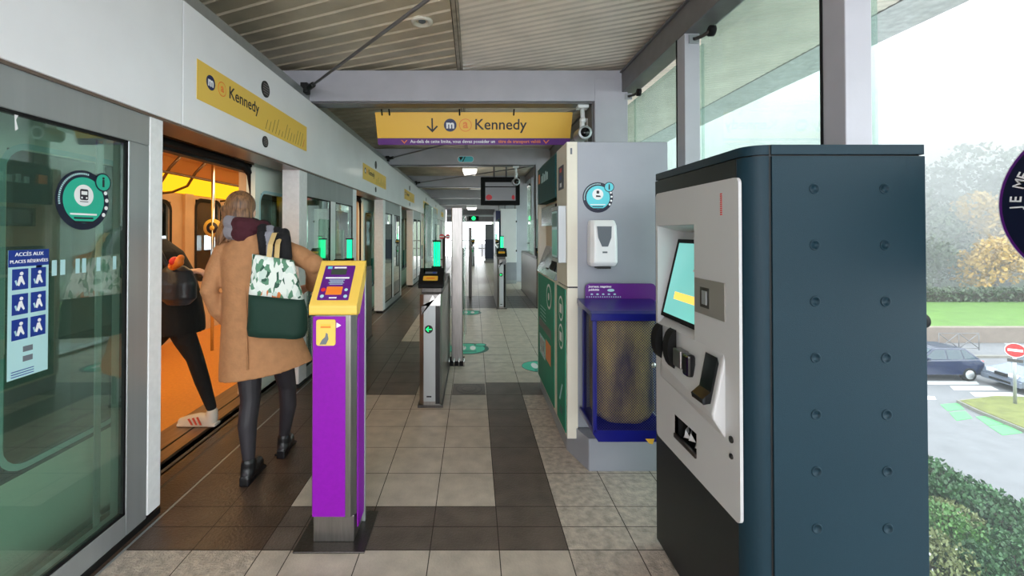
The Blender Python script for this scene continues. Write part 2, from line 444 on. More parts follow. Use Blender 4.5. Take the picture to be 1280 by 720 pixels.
for i in range(len(xj)-1):
    for a, b in ys:
        x0, x1 = xj[i], xj[i+1]; g = 0.0022
        fl.add([(x0+g, a+g, 0), (x1-g, a+g, 0), (x1-g, b-g, 0), (x0+g, b-g, 0)], [(0,1,2,3)], tile_mat((x0+x1)/2, (a+b)/2))
fl.box(-1.598, -1.586, -3, 26, -0.01, 0.0015, 'alu')
fl.box(-1.765, -1.604, -3, 26, -0.01, 0.0, 'tile_brown')
fl.box(-1.875, -1.785, -3, 26, -0.01, 0.0, 'tile_brown')
struct(fl.build('floor'))
g = MB(); g.box(-9.5, -1.95, -8, 30, -1.3, -1.2, 'concrete'); g.box(-1.9, -1.86, -3, 26, -1.2, -0.0, 'concrete')
struct(g.build('floor_trackbed'))

# ceiling: oblique tongue-and-groove sheets in two fields parted by a gutter strip
CZ = 3.13; dxy = 1/2.37
def plank_field(xa, xb, m, name, pitch, z, seed):
    rnd = random.Random(seed); c = MB()
    c.box(xa, xb, -2.4, 30, z+0.03, z+0.08, 'ceil_dark' if pitch > 0.1 else m)
    k = -2.4
    while k < 32:
        w = pitch*0.95; t0 = rnd.uniform(-0.0015, 0.0015)
        def yy(x): return k - x*dxy
        lo = 0.004 if pitch > 0.1 else 0.011
        prof = [(0, -lo), (w*0.93, lo*0.6+t0), (w, -0.011), (w, 0.02)] if pitch > 0.1 else [(0, -0.0025), (pitch*0.62, 0.0035+t0), (pitch, -0.0025)]
        v = [(x_, yy(x_)+a_, z+b_) for a_, b_ in prof for x_ in (xa, xb)]
        c.add(v, [(2*i_, 2*i_+2, 2*i_+3, 2*i_+1) for i_ in range(len(prof)-1)], m)
        k += pitch
    return struct(c.build(name))
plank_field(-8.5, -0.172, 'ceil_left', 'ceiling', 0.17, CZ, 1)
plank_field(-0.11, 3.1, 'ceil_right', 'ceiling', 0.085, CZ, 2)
c = MB(); c.box(-0.165, -0.112, -2.4, 30, CZ-0.012, CZ+0.06, 'gutter'); c.box(-0.135, -0.13, -2.4, 30, CZ-0.016, CZ, 'ceil_dark')
struct(c.build('trim_gutter', bevel=0.003))
c = MB(); c.prism([(3.1, CZ), (3.1, CZ+0.1), (3.62, CZ+0.1), (3.62, CZ+0.03), (3.58, CZ-0.01), (3.35, CZ+0.0)], 'y', -2.4, 30, 'ceil_edge')
c.box(3.095, 3.105, -2.4, 30, CZ-0.006, CZ+0.02, 'ceil_dark')
struct(c.build('ceiling_eave'))
c = MB(); c.box(-8.5, 3.6, -2.4, 30, CZ+0.12, CZ+0.2, 'ceil_dark'); struct(c.build('roof'))
# opposite side of the line, glimpsed through the train windows
w = MB(); w.box(-8.3, -8.1, -8, 30, 1.35, CZ, 'concrete'); w.box(-8.3, -8.1, -8, 30, -1.2, 0.9, 'concrete')
for k in range(13): w.box(-8.28, -8.12, -8+3*k, -7.85+3*k, 0.9, 1.35, 'alu')
struct(w.build('wall_left'))

# right glass wall: top rail, posts, panes
r = MB(); r.box(1.50, 1.66, -4, 26, 2.865, 3.06, 'rail_paint'); r.box(1.48, 1.68, -4, 26, 3.06, 3.075, 'rail_paint'); r.box(1.56, 1.60, -4, 26, 3.075, CZ, 'rail_paint')
struct(r.build('trim_1', bevel=0.006))
r = MB(); r.box(1.52, 1.66, -4, 26, -0.02, 0.03, 'alu'); struct(r.build('trim_2', bevel=0.004))
posts = [0.425-1.33*3, 0.425-1.33*2, 0.425-1.33, 0.425, 1.755, 3.09, 5.75, 7.1, 9.9, 11.3, 14.1, 15.5, 18.4, 19.8, 22.6, 24.0]
plabels = {1.755: 'wide pale grey glazing post rising behind the big teal ticket machine',
           3.09: 'pale grey glazing post right of the grey-sided ticket booth',
           5.75: 'slim glazing post just beyond the nearest roof column on the right',
           7.1: 'slim glazing post seen left of the booth edge, nearer one of the bright pair',
           9.9: 'slim far glazing post beyond the second roof column'}
cols = [4.4 + 4.15*k for k in range(6)]
for i, y in enumerate(posts):
    p = MB(); p.box(1.502, 1.61, y, y+0.115, 0.03, 2.865, 'beam_paint')
    o = p.build('glazing_post', bevel=0.004)
    lb = plabels.get(y, 'glazing post of the right glass wall, out of sight' if y < 1 else 'distant glazing post of the right glass wall by the far gates')
    tag(o, lb, 'post', 'posts of the right glass wall')
    o2 = MB(); o2.box(1.50-0.004, 1.502, y+0.112, y+0.122, 0.03, 2.865, 'rubber'); q = o2.build('rubber_gasket', o)
edges = sorted([y for y in posts] + cols)
n = 0
for a, b in zip(edges[:-1], edges[1:]):
    n += 1
    p = MB(); p.box(1.64, 1.652, a+0.02, b+0.04, 0.03, 2.80 if a > 3 else 3.05, 'glass_old' if a >= 1.7 else 'glass_window')
    if a >= 1.7 and False: pass
    o = struct(p.build('window_%d' % n))
    # spider fittings near both ends
    for yb_, zz in ((b, 2.82), (b, 1.128)):
        if b > 14 or b < 1: continue
        f = MB(); dy = 0.135 if zz > 2 else 0.165
        f.box(1.53, 1.60, yb_-0.012, yb_, zz-0.03, zz+0.03, 'alu'); f.box(1.555, 1.575, yb_-0.016, yb_-0.012, zz-0.01, zz+0.01, 'black')
        f.tube([(1.565, yb_-0.006, zz), (1.60, yb_-0.05, zz), (1.615, yb_-dy+0.01, zz)], 0.013, 'steel_dark')
        f.tube([(1.605, yb_-dy, zz), (1.637, yb_-dy, zz)], 0.036 if zz > 2 else 0.027, 'rubber', 20)
        f.build('glass_clamp', o)

# portal frames: column + crossbeam with haunch
flabels = ['nearest pale crossbeam and right column of the roof frame, above the yellow hanging sign',
           'second crossbeam of the roof with the small oval arrow label',
           'third crossbeam of the roof, behind the black departures screen',
           'fourth crossbeam of the roof, before the far gates',
           'fifth crossbeam of the roof, deep in the station', 'last crossbeam of the roof at the far end']
for k, y in enumerate(cols):
    t = thing('roof_frame', flabels[k], 'steel frame', (0, y, 0), 'roof frames')
    b = MB(); b.box(-2.6, 1.56, y, y+0.2, 2.775, 3.09, 'beam_paint'); b.box(-2.6, 1.22, y+0.02, y+0.18, 2.755, 2.775, 'rail_paint'); b.build('crossbeam', t, bevel=0.006)
    b = MB(); b.box(1.225, 1.56, y-0.004, y+0.22, 0, 3.0, 'beam_paint'); b.box(1.205, 1.225, y+0.03, y+0.19, 0, 2.76, 'rail_paint'); b.build('column', t, bevel=0.006)
b = MB(); O = (-0.155, 8.548, 2.88)
b.rect(-0.16, 0.16, -0.065, 0.065, O, X, Z, 'white', r=0.06); b.rect(-0.15, 0.15, -0.055, 0.055, O, X, Z, 'teal_light', 0.0007, 0.05)
b.flat([(-0.13, 0.045), (-0.05, 0.045), (-0.1, -0.03)], O, X, Z, 'black', 0.0014)
b.flat([(-0.07, -0.05), (-0.02, 0.05), (0.0, 0.05), (-0.05, -0.05)], O, X, Z, 'black', 0.0014)
tag(b.build('oval_label'), 'small white and blue oval arrow label on the second crossbeam', 'label')

# diagonal bracing rods with their brackets
rods = [((-1.62, 4.26, 2.86), (1.25, 0.45, 2.66), 'thin dark bracing rod running up out of the picture above the nearest crossbeam'),
        ((-1.62, 8.36, 2.86), (1.28, 4.66, 2.80), 'thin dark bracing rod passing behind the yellow hanging sign'),
        ((-1.62, 12.5, 2.86), (1.28, 8.85, 2.80), 'thin dark bracing rod beyond the second crossbeam, above the black screen'),]
for a, b_, lb in rods:
    t = thing('bracing_rod', lb, 'rod', a, 'roof bracing rods')
    d = (Vector(b_)-Vector(a)).normalized()
    m = MB(); m.tube([a, b_], 0.012, 'steel_dark' if False else 'rail_paint', 10); m.build('rod', t)
    m = MB(); m.box(a[0]-0.07, a[0]-0.0, a[1]-0.03, a[1]+0.06, a[2]-0.05, a[2]+0.05, 'black'); m.tube([a, Vector(a)+d*0.16], 0.026, 'black', 12); m.build('bracket', t, bevel=0.006)

# ================================================================== PLATFORM SCREEN ON THE LEFT
FX = -1.60; P = 3.78
for k in range(-1, 6):
    y0, y1 = 2.39 + P*k, 2.39 + P*(k+1)
    lb = ['white header casing above the nearest glass screen at the top left', 'white header casing carrying the large yellow line sign above the open doorway',
          'white header casing with the second, smaller-looking yellow sign', 'white header casing with the third yellow sign from the camera',
          'distant white header casing past the third yellow sign', 'far white header casing beside the tall steel post', 'farthest white header casing of the platform screen'][k+1]
    t = thing('header_casing', lb, 'casing', (FX, y0, 2.04), 'header casings of the platform screen')
    m = MB(); m.box(FX-0.25, FX, y0+0.003, y1-0.003, 2.04, 2.73, 'white_panel'); m.build('panel', t, bevel=0.004)
    m = MB(); m.box(FX-0.24, FX-0.01, y0, y1, 2.028, 2.042, 'soffit'); m.build('soffit', t)
    m = MB(); m.box(FX-0.35, FX-0.06, y0, y1, 2.73, 2.85, 'alu'); m.build('cable_duct', t)
    if k >= 0:
        ya = 3.336 + P*k
        for zz, rr in ((2.546, 0.062), (2.142, 0.043)):
            m = MB(); m.disc((0, 0), rr, (FX, ya, zz), Y, Z, 'black', 0.0, th=0.006)
            for q in range(5):
                a = -0.6*rr + 0.3*rr*q; h = 0.75*math.sqrt(rr*rr - a*a)
                m.rect(-h, h, a-0.07*rr, a+0.07*rr, (FX, ya, zz), Y, Z, 'rail_paint', 0.006)
            m.build('speaker_grille', t)
        m = MB()
for k in range(0, 6):
    ya = 2.508 + P*k; yb = 4.16 + P*k; O = (FX+0.001, (ya+yb)/2, 2.336); h = 0.1165; L = (yb-ya)/2
    lb = ['large yellow line sign with Kennedy lettering on the nearest white casing', 'second yellow line sign along the casings, past the purple post', 'third yellow line sign along the casings, near the glass gate screen',
          'fourth yellow line sign along the casings, far off', 'fifth yellow line sign along the casings, tiny in the distance', 'farthest yellow line sign on the casings'][k]
    m = MB(); m.rect(-L, L, -h, h, O, Y, Z, 'yellow', 0, th=0.003)
    m.disc((-L+0.13, 0.02), 0.045, O, Y, Z, 'navy', 0.003); m.text('m', Vector(O)+Y*(-L+0.13)+Z*0.022+X*0.0036, Y, Z, 0.075, 'white', bold=0.003)
    m.disc((-L+0.25, 0.02), 0.046, O, Y, Z, 'orange', 0.003); m.disc((-L+0.25, 0.02), 0.04, O, Y, Z, 'yellow', 0.0036)
    m.text('a', Vector(O)+Y*(-L+0.25)+Z*0.025+X*0.0042, Y, Z, 0.075, 'orange', bold=0.002)
    m.text('Kennedy', Vector(O)+Y*(-L+0.325)+Z*0.024+X*0.003, Y, Z, 0.112, 'ink', 'LEFT', bold=0.001)
    rnd = random.Random(3)
    for q in range(14):   # slanted station names, too fine to read: thin strokes
        hh = rnd.choice((0.05, 0.08, 0.11, 0.13)); x0 = -0.02 + q*0.056
        x0 += 0.02
        m.flat([(x0, -0.095), (x0+0.006, -0.095), (x0+0.006+hh*0.45, -0.095+hh), (x0+hh*0.45, -0.095+hh)], O, Y, Z, 'red' if q == 13 else 'ink_soft', 0.003)
    tag(m.build('line_sign'), lb, 'sign', 'yellow line signs')

GX = -1.64
def pane(t, y0, y1, z0=0.13, z1=1.88, g='glass_screen'):
    m = MB(); m.box(GX-0.006, GX+0.006, y0, y1, z0, z1, g); return m.build('glass_pane', t)
def gasket(t, y0, y1, z0, z1):
    m = MB(); w = 0.012
    for a in ((y0, y0+w, z0, z1), (y1-w, y1, z0, z1), (y0, y1, z0, z0+w), (y0, y1, z1-w, z1)):
        m.box(GX-0.012, GX+0.013, *a, 'rubber')
    return m.build('gasket', t)
screens = ['large glass platform screen nearest the camera, with round green sticker and blue notice', 'glazed platform screen bay behind the purple post, after the first open doorway',
           'glazed platform screen bay between the second and third open doorways', 'glazed platform screen bay seen left of the gate glass',
           'distant glazed platform screen bay past the third doorway', 'far glazed platform screen bay behind the tall steel post', 'farthest glazed platform screen bay']
for k in range(-1, 6):
    s = 2.27 + 3.76*(k+1); e0 = s - 1.98 if k >= 0 else 0.29
    t = thing('screen_bay', screens[k+1], 'platform screen', (GX, e0, 0), 'glazed bays of the platform screen')
    if k < 0:
        m = MB(); m.box(-1.78, -1.62, 2.18, 2.27, 0.04, 2.04, 'white_paint'); m.build('jamb', t, bevel=0.004)
        m = MB(); m.box(-1.70, -1.623, 2.05, 2.178, 0.03, 1.88, 'alu'); m.box(-1.70, -1.623, -1.6, 2.05, 0.03, 0.13, 'alu'); m.box(-1.70, -1.6225, -1.6, 2.178, 1.88, 2.04, 'alu')
        m.box(-1.70, -1.623, 1.38, 1.48, 0.13, 1.88, 'alu'); m.box(-1.70, -1.623, 0.2, 0.3, 0.13, 1.88, 'alu')
        m.build('frame', t, bevel=0.004)
        m = MB(); m.box(-1.70, -1.62, -1.6, 2.27, 0.0, 0.03, 'black'); m.build('plinth', t)
        pane(t, 1.48, 2.05); gasket(t, 1.48, 2.05, 0.13, 1.88); pane(t, 0.3, 1.38); gasket(t, 0.3, 1.38, 0.13, 1.88)
        m = MB(); m.box(-1.675, -1.668, 1.93, 1.96, 0.15, 1.86, 'alu'); m.build('pull_strip', t)
    else:
        y0, y1 = e0, s
        m = MB(); m.box(-1.78, -1.62, y0, y0+0.19, 0.04, 2.04, 'white_paint'); m.build('jamb', t, bevel=0.004)
        m = MB(); m.box(-1.78, -1.62, y1-0.17, y1, 0.04, 2.04, 'white_paint'); m.build('jamb', t, bevel=0.004)
        ym = (y0+0.19+y1-0.17)/2
        m = MB(); m.box(-1.69, -1.626, ym-0.09, ym+0.09, 0.14, 1.80, 'white_paint'); m.box(-1.69, -1.625, y0+0.19, y1-0.17, 0.03, 0.14, 'alu'); m.box(-1.69, -1.625, y0+0.19, y1-0.17, 1.80, 2.04, 'alu')
        m.build('frame', t, bevel=0.004)
        m = MB(); m.box(-1.74, -1.62, y0, y1, 0.0, 0.03, 'black'); m.build('plinth', t)
        pane(t, y0+0.19, ym-0.09, 0.14, 1.80); gasket(t, y0+0.19, ym-0.09, 0.14, 1.80)
        pane(t, ym+0.09, y1-0.17, 0.14, 1.80); gasket(t, ym+0.09, y1-0.17, 0.14, 1.80)

# ---- stickers
def info_sticker(m, O, R, U, r, icon, body='teal'):
    m.disc((0, 0), r, O, R, U, 'navy_dark'); m.disc((0.02*r, 0), r*0.77, O, R, U, body, 0.0007)
    m.disc((0, 0.02), r*0.36, O, R, U, 'white', 0.0014)
    if icon == 'train':
        k = r*0.11; c = 0.02
        m.rect(-2*k*.7, 2*k*.7, c-1.4*k, c+1.9*k, O, R, U, 'ink', 0.0021, r=0.5*k); m.rect(-k*1.0, k*1.0, c+0.2*k, c+1.3*k, O, R, U, 'white', 0.0028)
        m.rect(-1.4*k, 1.4*k, c-2.0*k, c-1.8*k, O, R, U, 'ink', 0.0021)
        for q in (-1, 1): m.disc((q*0.8*k, c-0.7*k), 0.3*k, O, R, U, 'white', 0.0028, 10)
    else:
        k = r*0.11
        m.rect(-0.8*k, 0.8*k, 0.02+0.4*k, 0.02+2.2*k, O, R, U, 'ink', 0.0021, r=0.3*k); m.flat([(-1.2*k, 0.02-1.6*k), (1.8*k, 0.02-1.6*k), (1.4*k, 0.02-0.8*k), (-1.0*k, 0.02-0.5*k)], O, R, U, 'ink', 0.0021)
    bc = (r*0.74, r*0.68)
    m.disc(bc, r*0.33, O, R, U, 'navy_dark', 0.0021); m.disc(bc, r*0.28, O, R, U, body, 0.0028)
    m.text('i', Vector(O)+Vector(R)*bc[0]+Vector(U)*bc[1]+Vector(R).cross(Vector(U))*0.0035, R, U, r*0.5, 'ink', bold=0.002)
    for q in range(4):
        a = math.radians(20 - 17*q); m.disc((r*0.9*math.cos(a), r*0.9*math.sin(a)), r*0.07, O, R, U, 'white', 0.0021, 14)
    for q, (w, cc) in enumerate(((0.5, 'white'), (0.36, 'ink'), (0.36, 'ink'))):   # caption lines too fine to read
        m.rect(-r*w, r*w, -r*(0.47+0.13*q)-r*0.03, -r*(0.47+0.13*q)+r*0.03, O, R, U, cc, 0.0014)
    for q in range(26):   # small lettering round the rim
        a = math.radians(185 - 4.2*q*1.0); a = math.radians(190 - 4.4*q)
        ca, sa = math.cos(a), math.sin(a); R2 = Vector(R)*ca + Vector(U)*sa; U2 = Vector(R).cross(Vector(U)).cross(R2)
        m.rect(-r*0.03, r*0.03, -r*0.022, r*0.022, Vector(O) + R2*r*0.885, R2, U2, 'poster_pale', 0.0014)
    return m
m = MB(); info_sticker(m, (GX+0.0065, 1.825, 1.583), Y, Z, 0.125, 'train')
tag(m.build('round_sticker'), 'round green and navy sticker with a tram icon on the nearest glass screen', 'sticker')
# blue notice with six pictograms
m = MB(); O = (GX+0.0065, 1.604, 1.17); hw = 0.073
m.rect(-hw, hw, -0.245, 0.215, O, Y, Z, 'poster_pale'); m.rect(-hw, hw, 0.155, 0.215, O, Y, Z, 'poster_blue', 0.0007)
m.text('ACCÈS AUX', Vector(O)+Z*0.199+X*0.0014, Y, Z, 0.019, 'white'); m.text('PLACES RÉSERVÉES', Vector(O)+Z*0.173+X*0.0014, Y, Z, 0.0165, 'white')
for r_ in range(3):
    for c_ in range(2):
        cx = -0.032 + 0.066*c_; cy = 0.11 - 0.09*r_
        m.rect(cx-0.028, cx+0.028, cy-0.037, cy+0.037, O, Y, Z, 'poster_blue', 0.0007)
        m.disc((cx+0.004, cy+0.02), 0.0065, O, Y, Z, 'white', 0.0014, 12)
        m.flat([(cx-0.012, cy-0.02), (cx-0.004, cy-0.024), (cx+0.002, cy-0.008), (cx+0.012, cy-0.022), (cx+0.016, cy-0.018), (cx+0.008, cy+0.004), (cx+0.006, cy+0.012), (cx-0.004, cy+0.01)], O, Y, Z, 'white', 0.0014)
        m.flat([(cx-0.02, cy-0.004), (cx-0.014, cy-0.022), (cx-0.01, cy-0.02), (cx-0.014, cy-0.002)], O, Y, Z, 'poster_pale', 0.0014)
m.rect(-0.02, 0.015, -0.155, -0.135, O, Y, Z, 'plastic_grey', 0.0007); m.rect(-0.02, 0.015, -0.19, -0.17, O, Y, Z, 'plastic_grey', 0.0007)
for q in range(3): m.rect(-0.06, 0.02, -0.22-0.009*q, -0.217-0.009*q, O, Y, Z, 'poster_blue', 0.0007)
tag(m.build('notice'), 'blue and white notice with six pictograms on the nearest glass screen', 'notice')
t = thing('visibility_marking', 'row of small pale visibility marks across the nearest glass screen', 'marking', (GX, 1.8, 1.31))
for q, (a, w) in enumerate(((1.64, .022), (1.70, .02), (1.735, .02), (1.80, .018), (1.83, .018), (1.9, .02), (1.985, .018))):
    m = MB(); m.rect(-w/2, w/2, -0.03, 0.03, (GX+0.0065, a, 1.31), Y, Z, 'poster_pale'); m.build('mark', t)
m = MB(); m.flat([(0, 0.04), (0.006, 0.04), (0.006, 0.02), (0.016, 0.022), (0.006, 0.0), (0.014, -0.03), (0.004, -0.04)], (GX+0.007, 1.545, 1.85), Y, Z, 'white')
tag(m.build('tape_remnant'), 'torn white tape remnant at the top of the nearest glass screen', 'tape')

# ================================================================== METRO TRAIN
tr = thing('metro_train', 'green and white metro train with orange lit interior behind the platform screen', 'train', (-3.0, 3.0, 0))
TX, TO = -1.97, -4.05
doors = [(-1.35 + 3.76*k, 0.15 + 3.76*k) for k in range(0, 5)]
m = MB()
prev = -3.2
for a, b in doors + [(17.0, None)]:
    if a - prev > 0.1:
        y0, y1 = prev, a
        wy0, wy1 = y0+0.35, y1-0.35
        m.box(TX-0.07, TX, y0, y1, -0.35, 0.42, 'train_white'); m.box(TX-0.07, TX, y0, y1, 0.42, 0.53, 'train_navy'); m.box(TX-0.07, TX, y0, y1, 0.53, 0.95, 'train_green')
        m.box(TX-0.07, TX, y0, y1, 1.85, 2.2, 'train_white'); m.box(TX-0.07, TX, y0, wy0, 0.95, 1.85, 'train_white'); m.box(TX-0.07, TX, wy1, y1, 0.95, 1.85, 'train_white')
    if b is not None:
        m.box(TX-0.07, TX, a, b, 2.05, 2.2, 'train_bronze'); m.box(TX-0.07, TX, a, b, -0.35, -0.02, 'train_white'); prev = b
m.prism([(TX, 2.2), (TX, 2.35), (TX-0.2, 2.55), (TO+0.2, 2.55), (TO, 2.35), (TO, 2.2), (TO+0.07, 2.2), (TO+0.07, 2.33), (TO+0.22, 2.5), (TX-0.22, 2.5), (TX-0.07, 2.33), (TX-0.07, 2.2)], 'y', -3.2, 17, 'train_white')
m.box(TX, TO, -3.25, -3.2, -0.35, 2.5, 'train_white'); m.box(TX, TO, 17, 17.05, -0.35, 2.5, 'train_white')
m.build('body', tr)
m = MB(); m.box(TX-0.3, TO, -3.2, 17, -0.1, 0.0, 'train_floor'); m.box(TX-0.3, TX, -3.2, 17, -0.1, 0.0, 'train_sill')
m.box(TX-0.11, TX-0.10, -3.2, 17, 0, 0.004, 'black'); m.build('train_floor', tr)
m = MB(); m.box(-3.15, -2.95, -2.5, 16.5, 2.285, 2.3, 'fill_warm'); m.build('fill_lamp', tr)  # unseen strip under the ceiling, added to whiten the interior light
m = MB(); m.box(TX-0.07, TO+0.07, -3.2, 17, 2.3, 2.34, 'train_ceiling'); m.build('train_ceiling', tr)
# far wall
m = MB(); prev = -3.2
wins = []
for a, b in doors:
    wins += [(a+0.08, (a+b)/2-0.05, 0.75, 1.92), ((a+b)/2+0.05, b-0.08, 0.75, 1.92), (b+0.42, b+1.83, 0.95, 1.85)]
wins.sort(); cur = -3.2
for (a, b, z0, z1) in wins:
    m.box(TO, TO+0.06, cur, a, 0, 2.3, 'train_wall'); m.box(TO, TO+0.06, a, b, 0, z0, 'train_wall'); m.box(TO, TO+0.06, a, b, z1, 2.3, 'train_wall'); cur = b
m.box(TO, TO+0.06, cur, 17, 0, 2.3, 'train_wall')
for a, b in doors: m.box(TO+0.06, TO+0.10, b+0.02, b+0.2, 0, 2.0, 'train_wall'); m.box(TO+0.06, TO+0.10, a-0.2, a-0.02, 0, 2.0, 'train_wall')
m.build('far_wall', tr)
for (a, b, z0, z1) in wins:
    if b < 3 or a > 13: continue
    m = MB(); out = rrect(a-0.02, b+0.02, z0-0.02, z1+0.02, 0.14); inn = rrect(a+0.03, b-0.03, z0+0.03, z1-0.03, 0.11); n = len(out)
    v = [(TO+0.066, p[0], p[1]) for p in out] + [(TO+0.066, p[0], p[1]) for p in inn]
    m.add(v, [(i, (i+1) % n, n+(i+1) % n, n+i) for i in range(n)], 'rubber')
    o = m.build('window', tr); m = MB(); m.box(TO+0.02, TO+0.03, a, b, z0, z1, 'glass_train'); m.build('pane', o)
# near side windows between the doors, and the open door leaves
for k, (a, b) in enumerate(doors[:-1]):
    y0, y1 = b, doors[k+1][0]
    m = MB(); m.box(TX-0.04, TX-0.03, y0+0.35, y1-0.35, 0.95, 1.85, 'glass_train'); m.build('pane', tr)
for a, b in doors:
    for (y0, y1) in ((a-0.72, a+0.08), (b-0.08, b+0.72)):
        if y1 < 0.5: continue
        lf = MB()
        w0, w1, z0, z1 = y0+0.10, y1-0.10, 0.47, 1.80
        for (c0, c1, cm) in ((0.02, 0.42, 'train_white'), (0.42, 0.53, 'train_navy'), (0.53, 0.95, 'train_green'), (0.95, 2.02, 'train_white')):
            lf.box(TX+0.012, TX+0.05, y0, w0, c0, c1, cm); lf.box(TX+0.012, TX+0.05, w1, y1, c0, c1, cm)
            zz0, zz1 = c0, min(c1, z0)
            if zz1 > zz0: lf.box(TX+0.012, TX+0.05, w0, w1, zz0, zz1, cm)
        lf.box(TX+0.012, TX+0.05, w0, w1, z1, 2.02, 'train_white')
        o = lf.build('door', tr)
        m = MB(); out = rrect(w0-0.03, w1+0.03, z0-0.03, z1+0.03, 0.12); inn = rrect(w0-0.005, w1+0.005, z0-0.005, z1+0.005, 0.10); n = len(out)
        v = [(TX+0.052, p[0], p[1]) for p in out] + [(TX+0.052, p[0], p[1]) for p in inn]
        m.add(v, [(i, n+i, n+(i+1) % n, (i+1) % n) for i in range(n)], 'poster_pale'); m.build('window_seal', o)
        m = MB(); m.box(TX+0.03, TX+0.036, w0, w1, z0, z1, 'glass_train'); m.build('pane', o)
# door surrounds, black seals
for a, b in doors:
    if b < 1 or a > 14: continue
    m = MB()
    m.tube([(TX-0.01, b, 0.0), (TX-0.01, b, 1.8), (TX-0.01, b-0.05, 1.96), (TX-0.01, b-0.18, 2.03), (TX-0.01, a+0.18, 2.03), (TX-0.01, a+0.05, 1.96), (TX-0.01, a, 1.8), (TX-0.01, a, 0)], 0.03, 'rubber', 8)
    m.box(TX-0.09, TX-0.02, a, b, 1.98, 2.06, 'black'); m.build('door_seal', tr)
    m = MB(); m.box(TX-0.16, TX-0.07, a-0.1, b+0.1, 2.02, 2.3, 'train_bronze')
    for q in range(8): m.box(TX-0.068, TX-0.06, a+0.1+0.17*q, a+0.19+0.17*q, 2.08, 2.15, 'plastic_grey')
    m.build('door_header', tr)
    m = MB(); m.box(TX-0.14, TX-0.075, b+0.005, b+0.62, 0.0, 2.1, 'train_wall'); m.box(TX-0.075, TX-0.072, b+0.02, b+0.1, 0.1, 1.98, 'alu'); m.build('door_pocket', tr)
    m = MB(); m.box(TX-0.14, TX-0.075, a-0.62, a-0.005, 0.0, 2.1, 'train_wall'); m.build('door_pocket', tr)
# glowing light cove on the far side, unseen near side strip added as fill light, rails
m = MB(); m.prism([(TO+0.07, 1.99), (TO+0.09, 1.97), (TO+0.36, 2.16), (TO+0.34, 2.18)], 'y', -2, 7.3, 'glow_yellow'); m.build('light_cove', tr)
m = MB(); m.prism([(TO+0.34, 2.17), (TO+0.40, 2.15), (TO+0.62, 2.3), (TO+0.34, 2.3)], 'y', -2, 7.5, 'train_ceiling'); m.build('cove_panel', tr)
m = MB(); m.prism([(TX-0.36, 2.22), (TX-0.38, 2.24), (TX-0.6, 2.30), (TX-0.6, 2.28)], 'y', -2, 16.5, 'fill_warm'); m.build('fill_lamp', tr)  # out of view, added for more warm white light in the train
m = MB(); m.prism([(TO+0.07, 1.99), (TO+0.09, 1.97), (TO+0.36, 2.16), (TO+0.34, 2.18)], 'y', 7.8, 16.5, 'glow_yellow'); m.build('light_cove', tr)
for yy in (4.9, 5.35, 6.7, 9.5, 10.6):
    m = MB(); m.tube([(TO+0.75, yy, 2.3), (TO+0.62, yy+0.02, 2.18), (TO+0.5, yy+0.05, 2.02), (TO+0.3, yy+0.08, 1.95), (TO+0.1, yy+0.1, 1.93)], 0.016, 'train_bronze', 10); m.build('handrail', tr)
m = MB(); m.tube([(TO+0.62, -2, 2.12), (TO+0.62, 7.2, 2.12)], 0.016, 'train_bronze', 10); m.build('handrail', tr)
for px_, py_ in ((-3.2, 5.35), (-3.0, 9.1), (-3.0, 12.9)):
    m = MB(); m.tube([(px_, py_, 0), (px_, py_, 2.3)], 0.019, 'chrome', 12); o = m.build('grab_pole', tr)
    m = MB(); m.tube([(px_, py_-0.012, 1.50), (px_, py_+0.012, 1.50)], 0.11, 'yellow', 24); m.tube([(px_, py_-0.016, 1.50), (px_, py_+0.016, 1.50)], 0.07, 'ink', 20); m.tube([(px_, py_-0.02, 1.50), (px_, py_+0.02, 1.50)], 0.03, 'yellow', 20); m.build('pole_disc', o)
for yy in (4.35, 4.8, 8.1, 8.6):
    m = MB(); m.box(TO+0.10, TO+0.5, yy, yy+0.42, 0.42, 0.47, 'orange'); m.box(TO+0.10, TO+0.15, yy, yy+0.42, 0.47, 0.85, 'orange'); m.box(TO+0.14, TO+0.3, yy+0.15, yy+0.27, 0.0, 0.42, 'train_bronze'); m.build('seat', tr, bevel=0.02)
# ================================================================== TICKET MACHINE IN THE FOREGROUND
kx0, kx1, ky0, ky1, kh = 0.858, 1.405, 1.357, 2.052, 1.722
k = thing('ticket_machine', 'tall dark teal metal ticket machine with grey front panel in the right foreground', 'ticket machine', ((kx0+kx1)/2, (ky0+ky1)/2, 0))
m = MB(); r = 0.062
def kio(inset=0, rr=r):
    p = []
    for q in range(7):
        a = math.radians(180 + 90*q/6); p.append((kx0+inset+rr+rr*math.cos(a), ky0+inset+rr+rr*math.sin(a)))
    return p + [(kx1-inset, ky0+inset), (kx1-inset, ky1-inset), (kx0+inset, ky1-inset)]
kp = kio(); nk = len(kp)
m.add([(a, b, 0.02) for a, b in kp] + [(a, b, kh-0.035) for a, b in kp], [(i, (i+1) % nk, nk+(i+1) % nk, nk+i) for i in range(nk-1)], 'kiosk_blue', True)
m.add([(a, b, 0.02) for a, b in kp], [tuple(range(nk))[::-1]], 'kiosk_blue')
m.prism(kio(0.008), 'z', kh-0.036, kh-0.03, 'black'); m.prism(kio(), 'z', kh-0.03, kh, 'kiosk_blue', True)
m.build('cabinet', k)
m = MB(); fy0, fy1 = ky0+0.062, ky1
for a in ((fy0, fy1, 0.02, 0.588), (fy0, 1.667, 0.588, 0.682), (1.846, fy1, 0.588, 0.682), (fy0, fy1, 0.682, 1.03), (fy0, 1.678, 1.03, 1.479), (2.012, fy1, 1.03, 1.479), (fy0, fy1, 1.479, kh-0.035)):
    m.box(kx0-0.002, kx0+0.004, *a, 'kiosk_front')
m.build('front_skin', k)
